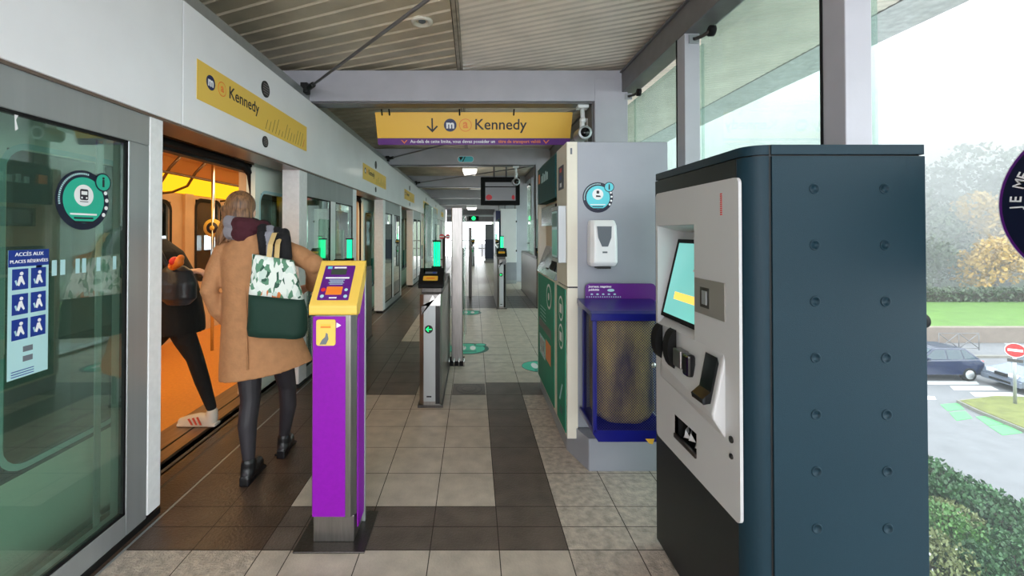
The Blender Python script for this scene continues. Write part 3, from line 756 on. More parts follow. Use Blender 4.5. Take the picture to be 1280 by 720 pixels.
# side door with dimples
m = MB(); dx0, dx1 = kx0+0.068, kx1-0.004
m.box(dx0, dx1, ky0-0.006, ky0, 0.03, kh-0.037, 'kiosk_blue'); m.box(dx0-0.006, dx0, ky0-0.0008, ky0, 0.03, kh, 'black')
m.box(dx0, dx1, ky0-0.004, ky0, kh-0.03, kh, 'kiosk_blue')
sd = m.build('side_door', k, bevel=0.002)
for cx in (1.057, 1.275):
    for q in range(9):
        cz = 1.584 - 0.1745*q
        m = MB(); rings = []
        for rr, dy in ((0.0165, 0.0), (0.0155, -0.0016), (0.013, -0.0016), (0.009, 0.0045), (0.004, 0.0055)):
            rings.append([(cx+rr*math.cos(a), ky0-0.0062+dy, cz+rr*math.sin(a)) for a in [2*math.pi*j/22 for j in range(22)]])
        m.loft(rings, 'kiosk_blue'); m.build('dimple', sd)
# grey front panel with the recess cut out: x = outward plane
PX = 0.848
py0, py1, pz0, pz1 = 1.395, 2.03, 0.515, 1.627
ry0, ry1, rz0, rz1 = 1.678, 2.012, 1.03, 1.479      # screen recess
cy0, cy1, cz0, cz1 = 1.667, 1.846, 0.588, 0.682      # coin return
m = MB()
def quad_panel(m, ya, yb, za, zb): m.box(PX, kx0, ya, yb, za, zb, 'kiosk_panel')
rc = 0.022; arc_ = [math.radians(90*q/5) for q in range(6)]
m.prism([(py0, rz1), (py1, rz1)] + [(py1-rc+rc*math.cos(a), pz1-rc+rc*math.sin(a)) for a in arc_] + [(py0+rc-rc*math.sin(a), pz1-rc+rc*math.cos(a)) for a in arc_], 'x', PX, kx0, 'kiosk_panel')
quad_panel(m, py0, ry0, rz0, rz1); quad_panel(m, ry1, py1, rz0, rz1)
quad_panel(m, py0, py1, cz1, rz0); quad_panel(m, py0, cy0, cz0, cz1); quad_panel(m, cy1, py1, cz0, cz1); m.prism([(py1, cz0), (py0, cz0)] + [(py0+rc-rc*math.cos(a), pz0+rc-rc*math.sin(a)) for a in arc_] + [(py1-rc+rc*math.sin(a), pz0+rc-rc*math.cos(a)) for a in arc_], 'x', PX, kx0, 'kiosk_panel')
m.build('front_panel', k)
m = MB()   # recess shell
D = 0.12
m.box(PX+D, PX+D+0.01, ry0-0.1, ry1, rz0, rz1, 'kiosk_panel'); m.add([(PX, ry1-0.0015, rz0), (PX+D, ry1-0.0015, rz0), (PX+D, ry1-0.0015, rz1), (PX, ry1-0.0015, rz1)], [(0,1,2,3)], 'kiosk_panel')
m.add([(PX, ry0, rz1-0.001), (PX, ry1, rz1-0.001), (PX+D, ry1, rz1-0.03), (PX+D, ry0-0.1, rz1-0.03)], [(0,1,2,3)], 'kiosk_panel')
m.add([(PX, ry0, rz0), (PX+0.03, ry0-0.1, rz0+0.03), (PX+0.03, ry1, rz0+0.03), (PX, ry1, rz0)], [(0,1,2,3)], 'kiosk_panel')
m.box(kx0+0.0005, PX+D, ry0-0.105, ry0-0.1, rz0, rz1, 'kiosk_panel')
m.build('screen_recess', k)
# leaning screen
n_ = Vector((-(1.41-1.07), 0, (0.945-0.868))).normalized()
def scr(y, t, d=0): # t 0 bottom..1 top
    p = Vector((0.866+0.082*t, y, 1.07+0.345*t)) + n_*d; return tuple(p)
m = MB(); ya, yb = 1.60, 1.995
m.add([scr(ya,0), scr(yb,0), scr(yb,1), scr(ya,1), scr(ya,0,.012), scr(yb,0,.012), scr(yb,1,.012), scr(ya,1,.012)], [(0,1,2,3),(4,7,6,5),(0,4,5,1),(1,5,6,2),(2,6,7,3),(3,7,4,0)], 'rubber')
sc = m.build('screen', k)
m = MB(); e = 0.05
m.add([scr(ya+.02, e, .0125), scr(yb-.02, e, .0125), scr(yb-.02, 1-e, .0125), scr(ya+.02, 1-e, .0125)], [(0,3,2,1)], 'screen_teal')
m.add([scr(1.70, .25, .013), scr(1.91, .25, .013), scr(1.91, .34, .013), scr(1.70, .34, .013)], [(0,3,2,1)], 'screen_orange')
for q in range(3):
    m.add([scr(1.72-.0*q, .62+.05*q, .013), scr(1.80, .62+.05*q, .013), scr(1.80, .64+.05*q, .013), scr(1.72, .64+.05*q, .013)], [(0,3,2,1)], 'white')
m.build('display', sc)
m = MB(); m.box(PX-0.004, PX, 1.47, 1.668, 1.147, 1.277, 'plate'); m.box(PX-0.0045, PX-0.0038, 1.565, 1.628, 1.173, 1.247, 'steel_dark'); m.box(PX-0.007, PX-0.0045, 1.58, 1.612, 1.185, 1.235, 'alu')
m.build('bank_note_slot', k, bevel=0.002)
m = MB()
for q in range(11): m.box(PX-0.0006, PX, 1.487, 1.499, 1.508+0.007*q, 1.5125+0.007*q, 'red')
m.build('red_marking', k)
# bulging reader shelf (wedge)
m = MB(); wy0, wy1 = 1.475, 1.925
A = [(PX, 1.035), (PX-0.043, 0.832), (PX-0.040, 0.815), (PX, 0.752)]
m.add([(a, wy0, b) for a, b in A] + [(PX, wy1+0.06, 1.035), (PX-0.020, wy1, 0.875), (PX-0.018, wy1, 0.86), (PX, wy1+0.06, 0.80)], [(3,2,1,0), (4,5,6,7), (0,1,5,4), (1,2,6,5), (2,3,7,6)], 'kiosk_panel')
wd = m.build('reader_shelf', k, bevel=0.008)
def on_wedge(y, z):   # surface x at height z on the sloping face
    t = (1.035 - z)/(1.035-0.832); s_ = (y-wy0)/(wy1-wy0); return PX - (0.043*(1-s_)+0.022*s_)*max(0, min(1, t))
m = MB(); m.add([(on_wedge(1.70, z)-0.001, y, z) for y, z in ((1.585, 1.005), (1.73, 1.02), (1.73, 0.84), (1.585, 0.82))], [(0,1,2,3)], 'kiosk_panel')
m = MB()   # card terminal: upright black slab with lower lip
m.prism([(PX-0.012, 1.02), (PX-0.036, 0.90), (PX-0.066, 0.875), (PX-0.062, 0.857), (PX-0.03, 0.862), (PX-0.005, 0.99)], 'y', 1.50, 1.575, 'gloss_black'); m.box(PX-0.05, PX-0.03, 1.505, 1.525, 0.862, 0.876, 'steel')
m.build('card_terminal', k, bevel=0.003)
for ya_, yb_, sc_ in ((1.93, 1.945, 1.0), (1.80, 1.815, 1.1)):   # black hoods, half round fins
    m = MB(); pts = []
    for q in range(10):
        a = math.radians(95 + 170*q/9); pts.append((PX-0.010+0.036*sc_*math.cos(a)*1.0, 0.965+0.075*sc_*math.sin(a)))
    m.prism(pts, 'y', ya_, yb_+0.035, 'rubber'); m.build('slot_hood', k, bevel=0.004)
m = MB(); m.box(PX-0.045, PX-0.01, 1.70, 1.765, 0.915, 0.985, 'steel'); m.build('slot_mouth', k, bevel=0.004)
m = MB(); m.box(PX-0.043, PX-0.01, 1.645, 1.695, 0.90, 0.985, 'gloss_black'); m.build('slot_mouth', k, bevel=0.01)
# change tray
m = MB(); m.box(PX+0.10, PX+0.105, cy0-0.04, cy1, cz0-0.02, cz1, 'steel_dark'); m.add([(PX, cy0, cz0), (PX, cy1, cz0), (PX+0.1, cy1, cz0-0.02), (PX+0.1, cy0, cz0-0.02)], [(0,1,2,3)], 'black'); m.add([(PX, cy1, cz0), (PX, cy1, cz1), (PX+0.1, cy1, cz1), (PX+0.1, cy1, cz0)], [(0,1,2,3)], 'black')
m.add([(PX, cy0, cz1), (PX, cy1, cz1), (PX+0.1, cy1, cz1), (PX+0.1, cy0, cz1)], [(0,1,2,3)], 'black')
m.box(PX-0.006, PX+0.004, cy0, cy1, cz0, cz0+0.016, 'steel_dark'); m.build('change_tray', k)
m = MB()
for (a, b, c_, w) in ((1.70, 0.612, 0.2, .045), (1.75, 0.618, -0.4, .05), (1.79, 0.612, 0.5, .035)):
    m.add([(PX+0.012, a, b), (PX+0.05, a+w, b+0.004), (PX+0.045, a+w*.8, b+0.035), (PX+0.02, a+0.005, b+0.028)], [(0,1,2,3)], 'white'); m.add([(PX+0.02, a+.02, b-.01), (PX+0.03, a-.02, b+.0), (PX+0.025, a+.01, b+.024)], [(0,1,2)], 'white')
tag(m.build('receipt'), 'crumpled white receipts left in the tray of the dark teal ticket machine', 'paper')
for z_, rr in ((0.768, 0.011), (0.713, 0.009)):
    m = MB(); m.tube([(PX-0.004, 1.44, z_), (PX+0.004, 1.44, z_)], rr, 'black', 16); m.build('lock', k)

# ================================================================== TICKET BOOTH WITH GREY SIDE
bx, by0, by1, bz0, bz1 = 0.60, 2.80, 4.08, 0.13, 2.03
t = thing('ticket_booth', 'cream and green ticket machine in a grey steel booth behind the blue bin', 'ticket machine', (0.9, 3.4, 0))
m = MB(); m.box(bx+0.067, 1.25, by0, by1, 0.2, bz1, 'booth_grey'); m.build('housing', t, bevel=0.004)
m = MB(); m.prism([(bx+0.02, by0+0.12), (bx+0.10, by0-0.14), (1.27, by0-0.14), (1.27, by1), (bx+0.02, by1)], 'z', 0, 0.195, 'booth_grey'); m.build('plinth', t, bevel=0.006)
m = MB(); m.box(bx, bx+0.067, by0, 3.14, 1.10, bz1, 'cream'); m.box(bx, bx+0.067, by0, 3.14, bz0, 1.09, 'cream'); m.box(bx+0.01, bx+0.067, by0+0.002, 3.14, 1.09, 1.10, 'ink')
m.box(bx, bx+0.067, 3.14, by1, 0.13, 1.10, 'cream'); m.box(bx, bx+0.067, 4.0, by1, 1.10, bz1, 'cream')
m.box(bx+0.0655, bx+0.07, 3.14, 4.0, 1.1, 1.98, 'cream_tan')
m.prism([(bx-0.02, 1.10), (bx+0.067, 1.10), (bx+0.067, 1.33)], 'y', 3.14, 4.0, 'plastic_grey'); m.box(bx-0.002, bx+0.03, 3.5, 3.62, 1.14, 1.16, 'black')
m.build('fascia', t)
m = MB(); m.prism([(bx-0.008, 1.17), (bx+0.03, 1.27), (bx+0.036, 1.26), (bx+0.0, 1.155)], 'y', 3.22, 3.42, 'rubber'); m.build('keypad', t, bevel=0.002)
for (a, b) in ((2.835, 3.115), (3.235, 4.02)):
    m = MB(); m.box(bx-0.006, bx, a, b, 0.15, 1.075, 'tvm_green')
    O = (bx-0.006, (a+b)/2, 0.6); R = -Y
    if a < 3:
        for zz in (0.33, 0.14): m.disc((0, zz), (0.075, 0.085), O, R, Z, 'white', 0); m.disc((0, zz), (0.062, 0.07), O, R, Z, 'tvm_green', .0007); m.rect(-0.035, 0.035, zz-0.03, zz+0.03, O, R, Z, 'white', .0014)
        m.flat([(-0.06, -0.3), (-0.03, -0.3), (0.06, -0.17), (0.03, -0.17)], O, R, Z, 'poster_pale'); m.flat([(-0.06, -0.38), (0.05, -0.38), (0.05, -0.33), (-0.02, -0.33)], O, R, Z, 'teal_dark')
    else:
        m.disc((0.18, 0.34), (0.11, 0.10), O, R, Z, 'white'); m.disc((0.18, 0.34), (0.09, 0.08), O, R, Z, 'tvm_green', .0007); m.disc((0.18, 0.34), 0.03, O, R, Z, 'white', .0014)
        for q in range(5): m.rect(-0.25, 0.03, 0.20-0.03*q, 0.206-0.03*q, O, R, Z, 'poster_pale')
        m.rect(-0.34, 0.28, 0.02, 0.09, O, R, Z, 'steel_dark'); m.rect(-0.3, 0.0, -0.22, -0.05, O, R, Z, 'poster_pale'); m.rect(-0.28, -0.02, -0.2, -0.07, O, R, Z, 'plastic_grey', .0007); m.rect(0.03, 0.26, -0.19, -0.03, O, R, Z, 'orange')
    m.build('door', t)
m = MB(); m.prism([(bx-0.012, 1.70), (bx+0.067, 1.70), (bx+0.067, 2.03), (bx+0.03, 2.06), (bx-0.012, 2.01)], 'y', 3.142, 3.99, 'tvm_header')
for q in range(5): m.rect(-0.2+0.07*q, -0.155+0.07*q, -0.03, 0.03+0.015*(q % 2), (bx-0.012, 3.58, 1.9), -Y, Z, 'poster_pale')
m.rect(-0.36, -0.28, -0.02, 0.06, (bx-0.012, 3.58, 1.9), -Y, Z, 'orange'); m.build('header_sign', t)
m = MB(); m.box(bx+0.0, bx+0.066, 3.2, 3.85, 1.50, 1.66, 'gloss_black'); m.box(bx-0.002, bx, 3.24, 3.81, 1.52, 1.64, 'plastic_grey'); m.build('monitor', t, bevel=0.004)
m = MB(); m.box(bx-0.004, bx, 2.90, 3.06, 1.74, 1.90, 'navy_dark')
for q, cc in enumerate(('red', 'poster_blue', 'white')): m.rect(-0.03, 0.03, -0.014, 0.014, (bx-0.004, 2.98, 1.87-0.05*q), -Y, Z, cc)
m.build('payment_plate', t)
m = MB(); m.box(bx-0.05, bx, 2.83, 3.07, 1.25, 1.62, 'alu'); m.box(bx-0.052, bx-0.05, 2.85, 3.05, 1.275, 1.595, 'plastic_grey'); o = m.build('display_case', t, bevel=0.005)
m = MB(); m.rect(-0.095, 0.095, -0.155, 0.155, (bx-0.0525, 2.95, 1.435), -Y, Z, 'poster_pale'); m.rect(-0.085, 0.085, 0.05, 0.14, (bx-0.0525, 2.95, 1.435), -Y, Z, 'teal_dark', .0007); m.rect(-0.085, 0.085, -0.14, 0.03, (bx-0.0525, 2.95, 1.435), -Y, Z, 'teal', .0007); m.build('poster', o)
m = MB(); m.box(bx+0.022, bx+0.034, by0-0.002, by0, 1.95, 1.99, 'plastic_grey'); m.build('lock', t)
m = MB(); info_sticker(m, (0.798, by0-0.0005, 1.672), X, Z, 0.098, 'hand', 'teal_light')
tag(m.build('round_sticker'), 'round light blue sticker above the soap-white dispenser on the grey booth side', 'sticker')
# gel dispenser
t = thing('gel_dispenser', 'white wall-mounted hand gel dispenser on the grey booth side', 'dispenser', (0.81, by0, 1.38))
m = MB(); v = []
for z_, hw, dp in ((1.235, 0.078, 0.085), (1.26, 0.086, 0.11), (1.40, 0.084, 0.115), (1.49, 0.083, 0.10), (1.525, 0.076, 0.07)):
    v.append([(0.812-hw, by0, z_), (0.812+hw, by0, z_), (0.812+hw, by0-dp*0.7, z_), (0.812+hw*0.78, by0-dp, z_), (0.812-hw*0.78, by0-dp, z_), (0.812-hw, by0-dp*0.7, z_)])
m.loft(v, 'plastic_white', smooth=False); m.build('casing', t, bevel=0.008)
m = MB(); m.flat([(-0.045, 0.07), (0.045, 0.07), (0.04, 0.0), (0.018, -0.055), (-0.018, -0.055), (-0.04, 0.0)], (0.808, by0-0.113, 1.415), X, (Z*0.99+Y*0.1).normalized(), 'plastic_grey', 0, 0.003); m.build('level_window', t)
m = MB(); m.box(0.77, 0.85, by0-0.10, by0-0.02, 1.222, 1.236, 'black'); m.build('nozzle', t)
m = MB(); m.rect(-0.015, 0.015, -0.005, 0.005, (0.808, by0-0.117, 1.325), X, Z, 'plastic_grey'); m.build('badge', t)

# ================================================================== BLUE BIN
t = thing('litter_bin', 'deep blue mesh litter bin with purple header fixed to the grey booth side', 'bin', (0.87, 2.62, 0.28))
hx0, hx1, hy0, hy1 = 0.665, 1.10, 2.44, 2.765
def hexa(i=0, fx=0): return [(hx0+i+0.0, hy0+0.0+i), (hx1-i, hy0+i), (hx1+0.02-i, hy1-i), (hx0+0.02+i, hy1-i)]
m = MB()
for q in range(4):   # corner posts
    x_, y_ = hexa(0.012)[q]; m.box(x_-0.012, x_+0.012, y_-0.012, y_+0.012, 0.33, 0.985, 'bin_blue')
m.prism([(hx0+0.03, 0.281), (hx1-0.03, 0.281), (hx1, 0.31), (hx1, 0.345), (hx0, 0.345), (hx0, 0.325)], 'y', hy0, hy1, 'bin_blue'); m.box(hx0+0.25, hx0+0.27, hy1, by0+0.0, 0.5, 0.9, 'bin_blue')
m.build('frame', t, bevel=0.006)
m = MB()
hp = hexa(0.006)
for a, b in ((0, 1), (1, 2), (3, 0)):
    p, q = hp[a], hp[b]; m.add([(p[0], p[1], 0.34), (q[0], q[1], 0.34), (q[0], q[1], 0.965), (p[0], p[1], 0.965)], [(0,1,2,3)], 'bin_mesh')
m.build('mesh_side', t)
m = MB()   # hood
m.prism([(hy0-0.012, 0.955), (hy0-0.012, 0.995), (hy0+0.02, 1.006), (hy1, 1.03), (hy1, 1.0), (hy0+0.02, 0.98), (hy0+0.01, 0.955)], 'x', hx0-0.01, hx1+0.02, 'bin_blue')
m.box(hx0-0.008, hx0+0.01, hy0, hy1, 0.985, 1.0, 'bin_blue'); m.build('hood', t, bevel=0.004)
m = MB(); m.prism([(p[0], p[1]) for p in rrect(hx0+0.04, hx1+0.05, 1.0, 1.125, 0.03)], 'y', hy1-0.012, hy1, 'purple_dark'); o = m.build('header_board', t)
m = MB(); O = (0.80, hy1-0.0125, 1.07)
m.text('Journaux, magazines', (0.725, hy1-0.0125, 1.106), X, Z, 0.0175, 'white', 'LEFT', bold=0.0005); m.text('publicités', (0.725, hy1-0.0125, 1.086), X, Z, 0.0175, 'white', 'LEFT', bold=0.0005)
m.disc((0.065, 0.013), (0.022, 0.009), O, X, Z, 'poster_pale', th=0.001)
for q in range(5): m.disc((-0.055+0.036*q, -0.012), (0.008, 0.005), O, X, Z, 'poster_pale', th=0.001, n=12)
for q in range(16): m.disc((-0.085+0.014*q, -0.029), (0.003, 0.004), O, X, Z, 'poster_pale', th=0.001, n=8)
m.build('header_lettering', o)
m = MB(); m.ell([(0.88, 2.6, 0.36, 0.15, 0.11), (0.88, 2.6, 0.42, 0.185, 0.135), (0.875, 2.6, 0.7, 0.18, 0.135), (0.88, 2.605, 0.88, 0.185, 0.14), (0.88, 2.605, 0.965, 0.185, 0.14)], 'bin_bag', 28)
rnd = random.Random(5)
for i, v_ in enumerate(m.v):
    f = noise.noise(Vector((v_.x*14, v_.y*14, v_.z*5)))*0.03; dv = Vector((v_.x-0.88, v_.y-2.6, 0)).normalized()*f; m.v[i] = v_ + dv
tag(m.build('bin_bag'), 'yellowish translucent refuse bag inside the blue mesh bin', 'bag')
m = MB(); m.tube([(1.0, hy0-0.004, 0.71), (1.0, hy0-0.014, 0.71)], 0.014, 'chrome', 16); m.build('lock', t)
m = MB(); m.flat([(0, 0), (0.05, 0), (0.04, -0.03), (0.02, -0.025)], (0.955, hy0-0.003, 0.30), X, Z, 'yellow_sign', 0, 0.002); m.build('yellow_tab', t)

# ================================================================== PURPLE VALIDATOR POST
t = thing('validator_post', 'purple ticket validator post with a yellow sloping head in the left foreground', 'validator', (-0.66, 2.12, 0))
vx0, vx1, vy0, vy1 = -0.757, -0.572, 2.03, 2.21
m = MB(); m.prism([(vx0, vy0+0.02), (vx0+0.02, vy0), (vx1-0.0, vy0), (vx1+0.022, vy0+0.03), (vx1+0.022, vy1), (vx0, vy1)], 'z', 0.13, 1.063, 'steel'); m.build('body', t, bevel=0.004)
m = MB(); m.box(vx0+0.012, vx1-0.022, vy0-0.003, vy0, 0.135, 1.058, 'purple'); m.build('front_panel', t)
m = MB(); m.prism([(vy0+0.042, 0.06), (vy1-0.022, 0.06), (vy1-0.022, 1.205), (vy0+0.042, 1.03)], 'x', vx1+0.022, vx1+0.026, 'purple'); m.build('side_panel', t)
m = MB(); m.prism([(vy0+0.03, 1.063), (vy1, 1.063), (vy1, 1.27)], 'x', vx0+0.004, vx1+0.022, 'steel'); m.build('neck', t)
m = MB(); m.box(vx0+0.01, vx1+0.015, vy0+0.015, vy1, 0.008, 0.13, 'steel'); m.build('foot', t, bevel=0.003)
m = MB(); m.box(vx0-0.06, vx1+0.08, vy0-0.05, vy1+0.06, 0.0, 0.008, 'steel_dark'); m.build('base_plate', t, bevel=0.002)
m = MB(); m.box(vx1+0.0, vx1+0.03, vy1-0.02, vy1, 0.0, 1.28, 'alu'); m.box(vx0, vx1+0.026, vy1, vy1+0.012, 0.0, 1.28, 'rubber'); m.build('back_cover', t, bevel=0.003)
hd = [(vy0-0.004, 1.063), (vy0-0.006, 1.108), (vy1-0.02, 1.302), (vy1-0.004, 1.31), (vy1, 1.30), (vy1, 1.235), (vy0+0.05, 1.063)]
m = MB(); m.prism(hd, 'x', vx0-0.006, vx1+0.030, 'yellow'); o = m.build('head', t, bevel=0.012)
sl = (Vector((0, vy1-0.02, 1.302)) - Vector((0, vy0-0.006, 1.108))); L_ = sl.length; U = sl.normalized(); O = Vector(((vx0+vx1)/2+0.006, vy0-0.006, 1.108)) + U*L_/2
m = MB(); m.rect(-0.075, 0.072, -0.098, 0.10, O, X, U, 'purple_dark', 0.0005, 0.004, 0.003)
m.rect(-0.04, 0.035, 0.045, 0.078, O, X, U, 'lcd', 0.0035); m.rect(-0.03, 0.03, 0.083, 0.091, O, X, U, 'white', 0.0035); m.rect(-0.062, -0.04, 0.08, 0.094, O, X, U, 'teal_light', 0.0035)
m.rect(-0.06, 0.055, 0.022, 0.030, O, X, U, 'white', 0.0035)
for q in range(4): m.rect(-0.04+0.006*(q % 2), 0.035-0.006*(q % 2), 0.012-0.008*q, 0.015-0.008*q, O, X, U, 'poster_pale', 0.0035)
m.rect(-0.042, 0.034, -0.07, -0.024, O, X, U, 'orange', 0.0035, 0.004); m.disc((-0.056, -0.042), 0.011, O, X, U, 'red', 0.0035, 20); m.disc((0.052, -0.042), 0.008, O, X, U, 'poster_pale', 0.0035, 20)
for s_ in (-1, 1): m.disc((s_*0.055, -0.078), 0.009, O, X, U, 'poster_pale', 0.0035, 20)
m.rect(-0.02, 0.015, -0.09, -0.083, O, X, U, 'white', 0.0035); m.build('control_face', o)
m = MB(); m.rect(-0.045, 0.043, -0.06, 0.06, (-0.682, vy0-0.003, 0.985), X, Z, 'yellow', 0, 0.01, 0.008); m.rect(-0.025, 0.022, 0.02, 0.04, (-0.682, vy0-0.011, 0.985), X, Z, 'yellow_sign'); m.rect(-0.025, 0.022, 0.022, 0.03, (-0.682, vy0-0.0116, 0.985), X, Z, 'orange')
m.flat([(-0.03, -0.055), (0.0, -0.055), (0.012, -0.03), (0.008, -0.005), (0.0, 0.0), (-0.004, -0.02), (-0.018, -0.032)], (-0.682, vy0-0.011, 0.985), X, Z, 'plastic_grey')
m.flat([(0.046, 0.02), (0.046, 0.045), (0.068, 0.032)], (-0.682, vy0-0.003, 0.985), X, Z, 'white'); m.build('ticket_slot', t)

# ================================================================== FARE GATES
def gate(x0, x1, y0, y1, label, near=True, lamp=True, gl=True, arrow='left', red=False):
    t = thing('fare_gate', label, 'gate', ((x0+x1)/2, y0, 0), 'fare gates'); c = (x0+x1)/2; w = x1-x0
    m = MB(); ch = 0.035
    m.prism([(x0+ch, y0), (x1-0.01, y0), (x1, y0+ch), (x1, y1), (x0, y1), (x0, y0+ch)], 'z', 0.02, 0.93, 'steel'); m.box(x0+0.005, x1-0.005, y0+0.12, y1, 0.93, 0.98, 'steel_dark'); m.build('body', t, bevel=0.004)
    m = MB(); m.box(x0-0.01, x1+0.01, y0-0.01, y1+0.01, 0, 0.02, 'steel_dark'); m.build('base_plate', t)
    m = MB(); m.box(x0+ch+0.004, x1-0.052, y0-0.004, y0, 0.05, 0.86, 'alu'); m.build('front_panel', t)
    m = MB(); m.box(x1-0.05, x1-0.014, y0-0.004, y0, 0.03, 0.84, 'gloss_black'); m.build('dark_strip', t)
    m = MB(); m.flat([(x0+0.02-c, 0), (x1-0.01-c, 0), (x1-0.01-c, 0.1), (x1-0.055-c, 0.055), (0.02, 0.085), (x0+0.02-c, -0.08)], (c, y0-0.005, 0.84), X, Z, 'chrome', 0, 0.006); m.build('collar', t)
    O = Vector((c-0.012, y0-0.005, 0.645))
    m = MB(); m.disc((0, 0), 0.034, O, X, Z, 'black', 0.0); s_ = -1 if arrow == 'left' else 1
    m.flat([(s_*0.024, 0), (s_*0.002, 0.022), (s_*0.002-0.006*s_*-1*0, 0.012), (-s_*0.0, 0.022)], O, X, Z, 'black', 0.0005)
    m.flat([(s_*0.026, 0), (s_*0.004, 0.022), (s_*-0.002, 0.016), (s_*0.009, 0.004), (s_*-0.024, 0.004), (s_*-0.024, -0.004), (s_*0.009, -0.004), (s_*-0.002, -0.016), (s_*0.004, -0.022)], O, X, Z, 'glow_arrow', 0.001)
    m.build('arrow_light', t)
    m = MB(); m.prism([(y0-0.03, 0.985), (y0-0.03, 1.02), (y0+0.13, 1.14), (y0+0.16, 1.14), (y0+0.16, 0.985)], 'x', x0-0.005, x1+0.012, 'rubber'); o = m.build('card_reader', t, bevel=0.012)
    m = MB(); U = Vector((0, 0.16, 0.12)).normalized(); Oq = Vector((c, y0+0.04, 1.0745))
    m.rect(-0.062, 0.06, -0.05, 0.005, Oq, X, U, 'yellow_sign', 0.002, 0.008, 0.003); m.rect(-0.05, 0.05, 0.035, 0.06, Oq, X, U, 'plastic_grey', 0.002); m.rect(0.012, 0.04, 0.038, 0.057, Oq, X, U, 'poster_blue', 0.003); m.rect(-0.035, 0.035, -0.03, -0.016, Oq, X, U, 'orange', 0.0055); m.build('reader_face', o)
    if lamp:
        m = MB(); 
        for q in (-1, 0, 1): m.tube([(c+0.025+q*0.021, y0+0.34, 1.14), (c+0.025+q*0.021, y0+0.34, 1.36)], 0.0085, 'glow_green', 10)
        m.build('light_column', t); m = MB(); m.box(c-0.02, c+0.07, y0+0.30, y0+0.38, 0.98, 1.14, 'rubber'); m.box(c-0.012, c+0.062, y0+0.31, y0+0.37, 1.36, 1.375, 'rubber'); m.build('lamp_base', t)
    if gl:
        m = MB(); m.prism([(p[0], p[1]) for p in rrect(y0+0.08, y0+1.28, 0.98, 1.70, 0.06)], 'x', x0+0.03, x0+0.042, 'glass_gate')
        m.tube([(x0+0.036, y0+0.082, 0.98), (x0+0.036, y0+0.082, 1.64), (x0+0.036, y0+0.10, 1.68), (x0+0.036, y0+0.14, 1.70)], 0.006, 'glass_edge', 8); m.build('glass_wing', t)
    if red:
        m = MB(); m.box(x0-0.03, x0, y0+0.05, y0+0.6, 0.35, 1.12, 'red'); m.build('red_panel', t)
        if False: pass
    for s2 in (0,):
        m = MB(); m.rect(-0.02, 0.02, -0.006, 0.006, (c-0.01, y0-0.004, 0.09), X, Z, 'black'); m.build('badge', t)
    return t
gate(-0.452, -0.265, 3.62, 5.0, 'stainless steel fare gate with green arrow and yellow reader, nearest the camera')
gate(0.445, 0.615, 8.22, 9.6, 'slim far fare gate with three green light bars in the middle of the passage', red=False)
gate(-0.36, -0.19, 8.22, 9.6, 'far fare gate hidden mostly behind the tall steel post', red=False)
gate(1.20, 1.36, 8.3, 11.0, 'far steel fare gate standing against the right glass wall')
gate(-1.585, -1.42, 4.85, 6.1, 'dark fare gate cabinet against the platform screen behind the purple post', gl=False)
gate(-0.62, -0.48, 17.5, 18.6, 'distant fare gate left of the bright far opening')
gate(-0.10, 0.04, 18.5, 19.6, 'distant fare gate with red and green lights at the far opening')
# tall stainless wing post
t = thing('barrier_post', 'tall brushed steel post with glass leaf standing beside the nearest fare gate', 'post', (-0.18, 4.78, 0))
m = MB(); m.box(-0.24, -0.118, 4.74, 4.90, 0.03, 1.72, 'steel'); m.build('post', t, bevel=0.008)
m = MB()
for q in range(4): m.tube([(-0.265+0.053*q, 4.72, 0.0), (-0.265+0.053*q, 4.72, 0.09)], 0.008, 'chrome', 8)
m.box(-0.30, -0.10, 4.73, 4.92, 0.0, 0.05, 'rubber'); m.build('foot', t)
m = MB(); m.box(-0.112, -0.10, 4.92, 5.75, 0.15, 1.62, 'glass_gate'); m.box(-0.116, -0.096, 5.75, 5.80, 0.10, 1.66, 'steel'); m.build('glass_leaf', t)
t = thing('barrier_post', 'dark slim steel post with glass left of the far bright opening', 'post', (-0.09, 9.7, 0))
m = MB(); m.box(-0.11, -0.04, 9.7, 9.8, 0, 1.55, 'steel_dark'); m.build('post', t, bevel=0.006)
m = MB(); m.box(-0.095, -0.085, 9.8, 10.7, 0.2, 1.5, 'glass_gate'); m.build('glass_leaf', t)
# slim posts and red no-entry sign over the gate glass
t = thing('gate_sign', 'small red no-entry sign pair on a thin steel post behind the gate glass', 'sign', (-0.42, 6.2, 0))
m = MB(); m.tube([(-0.42, 6.2, 0), (-0.42, 6.2, 1.4)], 0.022, 'steel_dark'); m.build('post', t)
for q in (-0.03, 0.055):
    m = MB(); O = (-0.42+q, 6.17, 1.385); m.disc((0, 0), 0.036, O, X, Z, 'red', th=0.008); m.rect(-0.03, 0.03, -0.009, 0.009, O, X, Z, 'white', 0.008); m.build('disc', t)

# ================================================================== HANGING SIGN
t = thing('hanging_sign', 'long yellow hanging sign with arrow and Kennedy lettering under the nearest crossbeam', 'sign', (0, 4.66, 2.75))
U = Vector((0, -0.11, 0.36)).normalized(); R = X; N_ = R.cross(U)
O = Vector((-0.0, 4.69, 2.60)); H = 0.136
def S(x, u, d=0): return O + R*x + U*u + N_*d
m = MB(); v = [S(-1.055, H), S(1.06, H), S(1.05, -H), S(-1.045, -H)]; v += [a - N_*0.09 for a in v]
m.add(v, [(0,3,2,1), (4,5,6,7), (0,1,5,4), (1,2,6,5), (2,3,7,6), (3,0,4,7)], 'yellow_sign'); m.build('panel', t)
m = MB(); v = [S(-1.045, -H-0.002), S(1.05, -H-0.002), S(1.045, -H-0.072), S(-1.04, -H-0.072)]; v += [a - N_*0.08 for a in v]
m.add(v, [(0,3,2,1), (4,5,6,7), (0,1,5,4), (1,2,6,5), (2,3,7,6), (3,0,4,7)], 'purple_dark')
